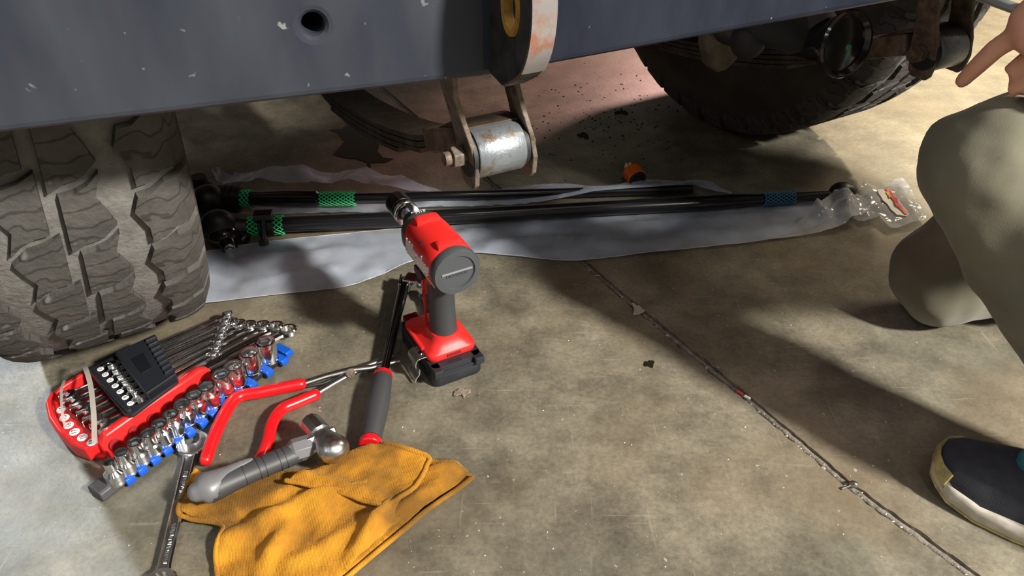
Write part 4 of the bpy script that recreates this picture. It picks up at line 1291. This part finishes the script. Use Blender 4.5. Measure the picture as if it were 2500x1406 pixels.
film('bag_fold', [(610, 518), (720, 513), (830, 505), (880, 497), (960, 482), (1100, 492), (1180, 490), (1230, 470), (1330, 464), (1500, 461), (1600, 449), (1690, 449), (1735, 455), (1760, 470), (1785, 478), (1782, 484), (1740, 480), (1700, 470), (1660, 478), (1600, 484), (1400, 498), (1200, 510), (1000, 520), (800, 530), (700, 533), (640, 536)], z5, M_FILM, bag2, .009)

# orange cap among the rods
oc = thing('orange_cap', 'orange and black plastic cap with a white tab behind the thin rod', 'cap', frame(G(1548, 452), (-.35, 1, 0)))
Mo = Matrix.Translation((0, 0, .0195)) @ Matrix.Rotation(R(-98), 4, 'Y')
MB().lathe([(.0165, -.020), (.0180, -.018), (.0180, .010), (.0165, .013), (.0125, .013), (.0115, .009), (.001, .009)], 28, Mo).build('black_body', M_BPLASTIC, oc, 35)
MB().lathe([(.0181, -.016), (.0195, -.015), (.0195, .010), (.0181, .011)], 28, Mo, False, False).build('orange_ring', mat('orange_plastic', (.72, .14, .01), .35), oc, 35)
MB().prism([(-.006, 0), (.006, 0), (.006, .010), (.0025, .010), (.0025, .005), (-.0015, .005), (-.0015, .010), (-.006, .010)], -.0008, .0008, Matrix.Translation((.016, .010, .033)) @ Matrix.Rotation(R(90), 4, 'Z') @ Matrix.Rotation(R(75), 4, 'X')).build('white_tab', M_WHITE, oc)
MB().box((.020, -.003, .032), (.006, .012, .006)).build('black_tab', M_BPLASTIC, oc, bevel=.001)

# ------------------------------------------------------------------ orange shop towel
def towel_material():
    m = bpy.data.materials.new('orange_terry')
    m.use_nodes = True
    N, L = m.node_tree.nodes, m.node_tree.links
    b = N['Principled BSDF']
    b.inputs['Roughness'].default_value = .95
    b.inputs['Specular IOR Level'].default_value = .1
    b.inputs['Sheen Weight'].default_value = .35
    b.inputs['Sheen Tint'].default_value = (1, .65, .25, 1)
    tc = N.new('ShaderNodeTexCoord')
    def nz(s, d, mp=None):
        n = N.new('ShaderNodeTexNoise')
        n.inputs['Scale'].default_value = s
        n.inputs['Detail'].default_value = d
        if mp:
            k = N.new('ShaderNodeMapping')
            k.inputs['Scale'].default_value = mp
            k.inputs['Rotation'].default_value = (0, 0, R(-12))
            L.new(tc.outputs['Object'], k.inputs[0])
            L.new(k.outputs[0], n.inputs['Vector'])
        else: L.new(tc.outputs['Object'], n.inputs['Vector'])
        return n.outputs[0]
    r = N.new('ShaderNodeValToRGB')
    r.color_ramp.elements[0].position = .41
    r.color_ramp.elements[0].color = (.19, .088, .016, 1)
    r.color_ramp.elements[1].position = .63
    r.color_ramp.elements[1].color = (.62, .27, .022, 1)
    L.new(nz(13, 7), r.inputs[0])
    w = N.new('ShaderNodeTexWave')
    w.inputs['Scale'].default_value = 260
    w.inputs['Distortion'].default_value = 1.2
    k = N.new('ShaderNodeMapping')
    k.inputs['Rotation'].default_value = (0, 0, R(-14))
    L.new(tc.outputs['Object'], k.inputs[0])
    L.new(k.outputs[0], w.inputs['Vector'])
    ad = N.new('ShaderNodeMath')
    ad.operation = 'MULTIPLY_ADD'
    L.new(w.outputs[1], ad.inputs[0])
    ad.inputs[1].default_value = .5
    L.new(nz(500, 3), ad.inputs[2])
    bp = N.new('ShaderNodeBump')
    bp.inputs['Strength'].default_value = .6
    bp.inputs['Distance'].default_value = .0022
    L.new(ad.outputs[0], bp.inputs['Height'])
    L.new(bp.outputs[0], b.inputs['Normal'])
    L.new(r.outputs[0], b.inputs['Base Color'])
    return m
M_TOWEL = towel_material()
tw = thing('shop_towel', 'crumpled orange terry shop towel with dark grime stains', 'towel', Matrix.Translation(G(780, 1260)))
tsegs = [(P2(470, 1250), P2(700, 1200), .010, .016), (P2(560, 1330), P2(800, 1220), .012, .011), (P2(640, 1400), P2(720, 1290), .008, .010), (P2(760, 1260), P2(900, 1200), .011, .012), (P2(870, 1370), P2(960, 1240), .012, .010),
         (P2(700, 1260), P2(830, 1240), -.006, .008), (P2(720, 1390), P2(900, 1290), .007, .012)]
def zt1(x, y):
    d, t = segd((x, y), G(505, 1198, .03), G(740, 1100, .03))
    k = 1 - .85 * math.exp(-(d / .026) ** 4)
    return .0055 + k * ( max(-.003, 1.6 * crease(x, y, tsegs)) + .0060 * (fbm(x, y, 22, 3) + .5)) + .001 * fbm(x, y, 90, 1)
def cloth(name, pxs, zf, step=.0055, th=.003, z=0):
    me = sheet_mesh(name, [P2(x, y, z) for x, y in pxs], zf, step, .2, .0012)
    o = link(name, me, M_TOWEL, None)
    o.parent = tw
    o.matrix_parent_inverse = tw.matrix_world.inverted()
    so = o.modifiers.new('thick', 'SOLIDIFY')
    so.thickness = th
    so.offset = -1
    return o
cloth('towel_sheet', [(478, 1148), (500, 1165), (560, 1168), (640, 1165), (760, 1150), (850, 1120), (960, 1150), (1040, 1180), (1010, 1240), (960, 1300), (900, 1360), (842, 1410), (800, 1450), (690, 1462), (560, 1460), (530, 1408), (528, 1350), (546, 1292), (500, 1278), (440, 1262), (448, 1215), (462, 1180)], zt1)
fsegs = [(P2(715, 1182), P2(932, 1238), .010, .0065), (P2(800, 1130), P2(1000, 1120), .007, .013), (P2(860, 1180), P2(1000, 1150), -.004, .012)]
def zt2(x, y): return .019 + max(-.004, crease(x, y, fsegs)) + .0035 * (fbm(x, y, 26, 13) + .4) + .0008 * fbm(x, y, 90, 5)
cloth('folded_flap', [(700, 1176), (770, 1148), (840, 1116), (905, 1096), (940, 1092), (1000, 1103), (1045, 1118), (1040, 1140), (1022, 1178), (990, 1208), (935, 1236), (890, 1226), (840, 1210), (780, 1195)], zt2, z=.018)
tsg3 = [(P2(960, 1270), P2(1110, 1165), .010, .010), (P2(1000, 1190), P2(1110, 1142), .010, .009)]
def zt3(x, y): return .0055 + max(0, crease(x, y, tsg3)) + .0025 * (fbm(x, y, 26, 23) + .5)
cloth('towel_tail', [(1000, 1150), (1050, 1128), (1100, 1134), (1120, 1140), (1152, 1166), (1120, 1190), (1040, 1245), (980, 1296), (900, 1362), (842, 1412), (820, 1400), (880, 1330), (930, 1260), (970, 1200)], zt3)
for hp_ in ([(700, 1176), (780, 1194), (840, 1210), (890, 1226), (936, 1237)], [(940, 1092), (1000, 1103), (1046, 1119), (1041, 1142), (1022, 1180), (990, 1209), (936, 1237)]):
    pp = smoothpath([G(x, y, .018) for x, y in hp_], 8)
    pp = [Vector((q.x, q.y, zt2(q.x, q.y))) for q in pp]
    o_ = MB().tube(pp, .0030, 8, 1, rnd=True).build('hem', M_TOWEL, None, 60); o_.parent = tw; o_.matrix_parent_inverse = tw.matrix_world.inverted()
pp = smoothpath([G(x, y, .006) for x, y in ((478, 1148), (462, 1180), (448, 1215), (440, 1262), (500, 1278), (546, 1292), (528, 1350), (530, 1408))], 6)
o_ = MB().tube([Vector((q.x, q.y, zt1(q.x, q.y))) for q in pp], .0026, 8, 1, rnd=True).build('hem', M_TOWEL, None, 60); o_.parent = tw; o_.matrix_parent_inverse = tw.matrix_world.inverted()
hem = smoothpath([G(1152, 1166, .010), G(1118, 1193, .008), G(1040, 1247, .007), G(980, 1298, .007), G(900, 1364, .007), G(842, 1414, .007)], 6)
o_ = MB().tube(hem, .0030, 8, 1, rnd=True).build('hem', M_TOWEL, None, 60); o_.parent = tw; o_.matrix_parent_inverse = tw.matrix_world.inverted()

# ------------------------------------------------------------------ spills, crumbs and grit on the floor
def blob(px, py, rx, ry, seed, n=40, rough=.45):
    out = []
    c = G(px, py)
    for k in range(n):
        a = 2 * PI * k / n
        f = 1 + rough * noise.noise((math.cos(a) * 1.6 + seed, math.sin(a) * 1.6, seed * 1.7)) * 1.6 + .25 * noise.noise((math.cos(a) * 5 + seed, math.sin(a) * 5, seed))
        out.append((c.x + rx * f * math.cos(a), c.y + ry * f * math.sin(a)))
    return out
M_OIL = mat('wet_oil', (.012, .012, .007), .28, spec=.4)
sp_ = link('oil_spill', sheet_mesh('oil_spill', [P2(*p) for p in ((802, 318), (835, 314), (850, 305), (842, 300), (860, 298), (885, 306), (895, 300), (915, 322), (928, 345), (922, 370), (935, 385), (962, 388), (940, 398), (905, 398), (905, 415), (893, 396), (868, 388), (840, 386), (812, 378), (830, 360), (840, 345), (825, 325))], lambda x, y: .0009, .012), M_OIL)
tag(sp_, 'dark wet oil spill on the floor beyond the clear bags', 'spill')
M_CLUMP = mat('black_dirt', (.016, .013, .011), .9)
for (px, py, r, lab) in ((1520, 274, .011, 'larger black dirt clump beyond the rods, near the far tire'), (1424, 332, .009, 'smaller black dirt clump beyond the rods, left of the far tire')):
    o = link('dirt_clump', sheet_mesh('dirt_clump', blob(px, py, r, r * 1.2, px * .01, 30, .7), lambda x, y: .0015 + .004 * abs(noise.noise((x * 150, y * 150, 1))), .004), M_CLUMP)
    tag(o, lab, 'dirt', 'black dirt clumps')
    so = o.modifiers.new('thick', 'SOLIDIFY'); so.thickness = .003; so.offset = -1
o = link('mud_flake', sheet_mesh('mud_flake', [P2(*p) for p in ((1108, 958), (1122, 950), (1148, 950), (1150, 960), (1138, 966), (1132, 974), (1128, 965), (1108, 968))], lambda x, y: .0015 + .002 * abs(noise.noise((x * 200, y * 200, 1))), .003), mat('pale_mud', (.24, .20, .15), .95, col2=(.15, .12, .09), nscale=120))
tag(o, 'pale dried mud flake on the floor right of the impact driver', 'mud flake')
so = o.modifiers.new('thick', 'SOLIDIFY'); so.thickness = .0015; so.offset = -1
o = link('oil_drop', sheet_mesh('oil_drop', blob(1586, 890, .007, .008, 4.2, 26, .5), lambda x, y: .0007, .004), M_OIL)
tag(o, 'small dark oil drop on the floor left of the joint', 'spill')
o = link('paper_flake', sheet_mesh('paper_flake', [P2(*p) for p in ((1540, 742), (1560, 750), (1575, 762), (1560, 770), (1544, 772), (1548, 758))], lambda x, y: .002 + .003 * abs(noise.noise((x * 120, y * 120, 4))), .004), mat('pale_flake', (.36, .32, .27), .8))
tag(o, 'pale crumpled flake lying at the edge of the floor joint', 'flake')
so = o.modifiers.new('thick', 'SOLIDIFY'); so.thickness = .0008; so.offset = -1
scr = thing('screw', 'small silver screw lying in the floor joint', 'screw', Matrix.Translation(G(2083, 1186)))
MB().lathe([(.0045, .001), (.0052, .002), (.0048, .0042), (.0025, .005)], 16).build('screw_head', M_SATIN, scr, 30)
MB().cyl((-.003, -.001, .002), (-.016, -.006, .0022), .0014, n=8).build('screw_shank', M_SATIN, scr, 30)
for (px, py, col, nm, lab) in ((1806, 960, (.45, .03, .03), 'red_chip', 'tiny red plastic chip beside the floor joint'), (1824, 971, (.75, .72, .66), 'white_chip', 'tiny white chip beside the floor joint, next to the red one')):
    o = MB().box((0, 0, .0015), (.010, .0042, .0025), frame(G(px, py), (.7, -.6, 0)), (.8, .7)).build(nm, mat(nm, col, .5), None, None, .0006)
    tag(o, lab, 'chip')
# grit: pale crumbs, too many to count
gm = MB()
rg = random.Random(11)
def crumb(x, y, r):
    vs = [(x + r * rg.uniform(.6, 1.2) * math.cos(a), y + r * rg.uniform(.6, 1.2) * math.sin(a), .0002) for a in (0, 1.6, 3.1, 4.7)] + [(x, y, r * rg.uniform(.6, 1.2))]
    gm.add(vs, [(0, 1, 4), (1, 2, 4), (2, 3, 4), (3, 0, 4)])
for _ in range(330):
    px, py = rg.uniform(250, 2450), rg.uniform(250, 1400)
    p = G(px, py)
    crumb(p.x, p.y, rg.choice((.0005, .0006, .0007, .0009, .0014)))
for _ in range(60):
    t = rg.random()
    q = rg.choice(JOINT[2:7])
    i = rg.randint(2, 6)
    p = Vector(JOINT[i]).lerp(Vector(JOINT[i + 1]), t)
    crumb(p.x - .0035 + rg.gauss(0, .0015), p.y - .002 + rg.gauss(0, .0015), rg.choice((.001, .0015, .0022)))
tag(gm.build('grit', mat('pale_grit', (.52, .48, .42), .8)), 'pale crumbs and grit scattered over the concrete floor', 'grit', kind='stuff')
gd_ = MB()
for _ in range(260):
    p = G(rg.gauss(1480, 130), rg.gauss(300, 60))
    k = len(gd_.v)
    r = rg.choice((.0012, .0016, .0022, .003))
    gd_.add([(p.x + r * math.cos(a), p.y + r * math.sin(a), .0002) for a in (0, 1.6, 3.1, 4.7)] + [(p.x, p.y, r * .7)], [(0, 1, 4), (1, 2, 4), (2, 3, 4), (3, 0, 4)])
tag(gd_.build('dark_crumbs', M_CLUMP), 'black dirt crumbs scattered on the floor left of the far tire', 'dirt', kind='stuff')

# ------------------------------------------------------------------ kneeling person
per = thing('person', 'person in olive trousers and dark trainers kneeling and pointing a finger', 'person', Matrix.Translation((.85, .72, 0)))
M_TROU = mat('olive_cotton', (.115, .108, .072), .85, col2=(.145, .137, .095), nscale=8, bump=.08, bscale=900, sheen=.15)
M_SKIN = mat('skin', (.52, .25, .165), .5, col2=(.60, .30, .20), nscale=25)
M_SHIRT = mat('dark_shirt', (.05, .055, .065), .9)
def pchild(mb, name, m, voxel=None, sm=4, smooth=60):
    o = wchild(mb, name, m, per, smooth)
    if voxel: remesh(o, voxel, sm)
    return o
ankN, kneN, hipN = Vector((.685, .495, .11)), Vector((.486, .690, .365)), Vector((.90, .665, .475))
kneF, hipF, ankF = Vector((.640, .925, .085)), Vector((.955, .83, .475)), Vector((1.05, .90, .08))
pel = Vector((.94, .75, .50))
t = MB()
t.tube([kneN, kneN.lerp(ankN, .35), kneN.lerp(ankN, .7), kneN.lerp(ankN, 1.02)], [.070, .073, .076, .074], 20, rnd=True)
t.tube([kneN, kneN.lerp(hipN, .4), hipN], [.072, .086, .105], 20, rnd=True)
t.ball(kneN + Vector((-.004, -.002, .004)), .074, 20)
t.tube([kneF, kneF.lerp(hipF, .4), hipF], [.074, .088, .105], 20, rnd=True)
t.tube([kneF + Vector((.0, 0, -.004)), kneF.lerp(ankF, .5), ankF], [.072, .068, .060], 20, rnd=True)
t.ball(kneF + Vector((-.010, -.012, 0)), .078, 20, (1, 1, 1))
t.ball(pel, .14, 20, (.95, 1.1, .95))
# folds: rolls of cloth at the knee bend and along the shin
for k, (f0, s_) in enumerate(((.12, .012), (.24, .010), (.42, .011), (.60, .010))):
    c = kneN.lerp(ankN, f0)
    t.tube([c + Vector((-.055, -.03, .02)), c + Vector((-.01, -.066, -.02)), c + Vector((.045, -.055, -.03))], s_, 8, rnd=True)
for k, f0 in enumerate((.10, .26, .44)):
    c = kneN.lerp(hipN, f0)
    t.tube([c + Vector((.0, -.07, -.03)), c + Vector((.03, -.078, .015)), c + Vector((.075, -.06, .055))], .012, 8, rnd=True)
for f0 in (.1, .24):
    c = kneF.lerp(ankF, f0)
    t.tube([c + Vector((-.05, -.05, .02)), c + Vector((.0, -.072, -.01)), c + Vector((.06, -.066, -.03))], .010, 8, rnd=True)
tr = pchild(t, 'trousers', M_TROU, .0075, 5)
for nm, ty, sz, st in (('soft_folds', 'CLOUDS', .10, .022), ('creases', 'STUCCI', .06, .010)):
    tx = bpy.data.textures.new(nm, ty)
    tx.noise_scale = sz
    dm = tr.modifiers.new(nm, 'DISPLACE')
    dm.texture = tx
    dm.strength = st
    dm.mid_level = .5
    dm.texture_coords = 'GLOBAL'
# shirt, head, arms (mostly out of the picture)
chest, neck, headc = Vector((.88, .66, .86)), Vector((.81, .56, 1.05)), Vector((.76, .52, 1.18))
shN, shF = Vector((.84, .44, .97)), Vector((.86, .80, .98))
elN, wrN = Vector((.80, .52, .70)), Vector((.585, .655, .550))
s = MB()
s.tube([pel + Vector((0, 0, .02)), pel.lerp(chest, .5), chest, neck], [.145, .15, .155, .075], 22, .8, up=(0, 1, 0), rnd=True)
s.tube([shN, shF], .07, 16, rnd=True)
s.tube([shN, shN.lerp(elN, .6)], [.062, .055], 16, rnd=True)
s.tube([shF, Vector((.80, 1.06, .75))], [.062, .055], 16, rnd=True)
pchild(s, 'shirt', M_SHIRT, .012, 5)
b = MB()
b.tube([chest, neck, headc + Vector((0, 0, -.05))], [.09, .056, .052], 16, rnd=True)
b.ball(headc, .095, 20, (1.02, .80, 1.22))
b.ball(headc + Vector((-.092, 0, -.012)), .017, 10, (1, .8, 1.4))
for s_ in (-1, 1):
    b.ball(headc + Vector((.01, s_ * .078, -.005)), .026, 10, (.7, .35, 1.2))
    b.ball(headc + Vector((-.078, s_ * .032, .022)), .014, 10)
b.ball(headc + Vector((-.086, 0, -.055)), .016, 10, (.6, 1.5, .5))
b.tube([shF, Vector((.80, 1.06, .75)), Vector((.60, 1.0, .66))], [.05, .042, .030], 16, rnd=True)
b.ball(Vector((.56, .99, .65)), .038, 12, (1.3, .6, 1))
b.tube([shN, elN, wrN], [.050, .042, .029], 16, rnd=True)
body = pchild(b, 'body', M_SKIN, .0065, 3)
# pointing hand
hn = MB()
tip = G(2350, 197, .448)
mcp = G(2496, 76, .503)
pip = mcp.lerp(tip, .48) + Vector((0, 0, .006))
dip = mcp.lerp(tip, .78) + Vector((0, 0, .003))
wv = (wrN - mcp)
palm = mcp.lerp(wrN, .45)
hn.tube([wrN + wv * .25, wrN, mcp.lerp(wrN, .55), mcp.lerp(wrN, .15)], [.029, .026, .034, .034], 18, .62, up=(-.25, -.55, .8), rnd=True)
hn.tube([mcp.lerp(wrN, .12), mcp, pip, dip, tip], [.0112, .0104, .0092, .0083, .0068], 14, rnd=True)
dwn = Vector((-.10, -.28, -.95)).normalized()
fd = (tip - mcp).normalized()
lat = Vector((.62, -.62, -.30)).normalized()
for k in range(3):
    m0 = mcp.lerp(wrN, .10) + lat * (.016 + .0155 * k) + Vector((0, 0, -.002 * k))
    p1 = m0 + fd * (.046 - .003 * k) + lat * .001
    p2 = p1 - fd * .008 + dwn * .019
    p3 = p2 - fd * .020 + dwn * .002
    hn.tube([m0 - fd * .01, m0, p1, p2, p3], [.0105, .0105, .0100, .0092, .0080], 14, rnd=True)
th0 = mcp.lerp(wrN, .6) + Vector((-.02, .012, -.018))
hn.tube([th0, th0 + fd * .028 + dwn * .016, th0 + fd * .046 + dwn * .030], [.0135, .0115, .0088], 14, rnd=True)
pchild(hn, 'hand', M_SKIN, .0026, 3)
nl = MB().ball(tip + Vector((.001, -.003, .0055)), .0048, 10, (1.3, 1.0, .35))
pchild(nl, 'fingernail', mat('nail', (.62, .34, .26), .35))
hrr = MB().ball(headc + Vector((.022, 0, .028)), .102, 18, (1.0, .84, 1.1))
pchild(hrr, 'hair', mat('dark_hair', (.02, .016, .012), .7), .01, 2)
# trainer
def shoe(toe, dirv, zr=0.0, length=.29):
    M = frame((toe.x, toe.y, zr), dirv)             # x from toe to heel
    def ring(x, hw, z, cy=0, n=26): return None
    out = []
    pts = [(0.0, .010, 0), (.006, .024, .002), (.02, .036, .003), (.05, .045, .003), (.09, .049, .001), (.13, .045, -.003), (.18, .038, -.004), (.22, .036, -.002), (.26, .034, 0), (.28, .025, 0), (.29, .008, 0)]
    def outline(k, grow=0.0):
        l = [(x + (-grow if i == 0 else grow if i == len(pts) - 1 else 0), c + (h * k + grow)) for i, (x, h, c) in enumerate(pts)]
        r = [(x + (-grow if i == 0 else grow if i == len(pts) - 1 else 0), c - (h * k + grow)) for i, (x, h, c) in enumerate(pts)]
        return l + r[::-1]
    def toez(x): return .016 * max(0, 1 - x / .05) ** 2
    def band(z0, z1, grow, name, m):
        rs = []
        for z, g in ((z0, grow - .003), (z0 + .002, grow), (z1 - .003, grow), (z1, grow - .003)):
            rs.append([M @ Vector((x, y, z + toez(x))) for x, y in outline(1.0, g)][::-1])
        return pchild(MB().rings(rs), name, m)
    band(.000, .006, .003, 'outsole', mat('yellow_rubber', (.55, .47, .16), .7, col2=(.25, .22, .12), nscale=60))
    mid = band(.0055, .026, .004, 'midsole', mat('dirty_white_foam', (.62, .58, .50), .8, col2=(.42, .38, .32), nscale=45))
    u = MB()
    rs = []
    for x, hw, zt, c in ((.0, .010, .032, 0), (.005, .024, .044, .002), (.02, .037, .054, .003), (.05, .045, .063, .003), (.09, .046, .074, .001), (.12, .042, .090, -.002), (.15, .038, .104, -.003), (.19, .036, .110, -.003), (.235, .035, .112, -.001), (.27, .030, .108, 0), (.287, .015, .09, 0)):
        z0 = .020 + toez(x)
        r = []
        for j in range(15):
            a = PI * j / 14
            r.append(M @ Vector((x, c + hw * math.copysign(abs(math.cos(a)) ** .7, math.cos(a)), z0 + (zt - .020) * math.sin(a) ** .75)))
        rs.append(r[::-1])
    uo = pchild(u.rings(rs), 'shoe_upper', mat('navy_knit', (.020, .022, .034), .75, col2=(.035, .037, .05), nscale=40, bump=.3, bscale=700))
    # toe bumper and teal collar panel
    tb = MB()
    tb.rings([[M @ Vector((x - .0035, c + (h + .002) * k, .016 + toez(x))), M @ Vector((x - .0045, c + (h + .003) * k, .026 + toez(x))), M @ Vector((x - .001, c + (h + .001) * k, .042 + toez(x) * .7)), M @ Vector((x + .004, c + (h - .004) * k, .040))] for (x, h, c, k) in ((.034, .041, .003, 1), (.02, .036, .003, 1), (.006, .024, .002, 1), (.0, .010, 0, 1), (-.001, .0, 0, 1), (.0, .010, 0, -1), (.006, .024, .002, -1), (.016, .033, .003, -1))])
    pchild(tb, 'toe_bumper', mat('yellow_rubber', (.5, .4, .1)), None)
    tl = MB()
    tl.tube([M @ Vector((.088, .004, .078)), M @ Vector((.112, .004, .094)), M @ Vector((.145, .002, .113)), M @ Vector((.20, -.003, .124))], [.022, .034, .038, .036], 16, .55, rnd=True)
    pchild(tl, 'tongue', mat('teal_knit', (.012, .12, .16), .8, col2=(.03, .20, .25), nscale=120))
    ln = MB().tube([M @ Vector((.10, .030, .070)), M @ Vector((.12, 0, .093)), M @ Vector((.115, -.034, .068))], .006, 10, rnd=True)
    pchild(ln, 'collar_band', mat('navy_band', (.012, .012, .018), .7))
shoe(Vector((.494, .606)), Vector((.86, -.50, 0)))
shoe(Vector((1.02, .90)), Vector((.96, .05, 0)), .01)
# bar held over the hand
hb = thing('metal_bar', 'light grey metal bar with a dark end held in the pointing hand', 'bar', Matrix.Translation(G(2440, 30, .52)))
hand_in = mcp.lerp(wrN, .06) + Vector((0, .002, .010))
bar0 = G(2376, -16, .505)
wchild(MB().tube([bar0, bar0.lerp(hand_in, .84)], .0078, 14, .6), 'bar', mat('pale_metal', (.62, .62, .62), .35, .6), hb, 40)
wchild(MB().tube([bar0.lerp(hand_in, .80), bar0.lerp(hand_in, .9), hand_in], [.0086, .0086, .0080], 14), 'dark_end', mat('dark_tool_end', (.09, .085, .08), .5), hb, 40)
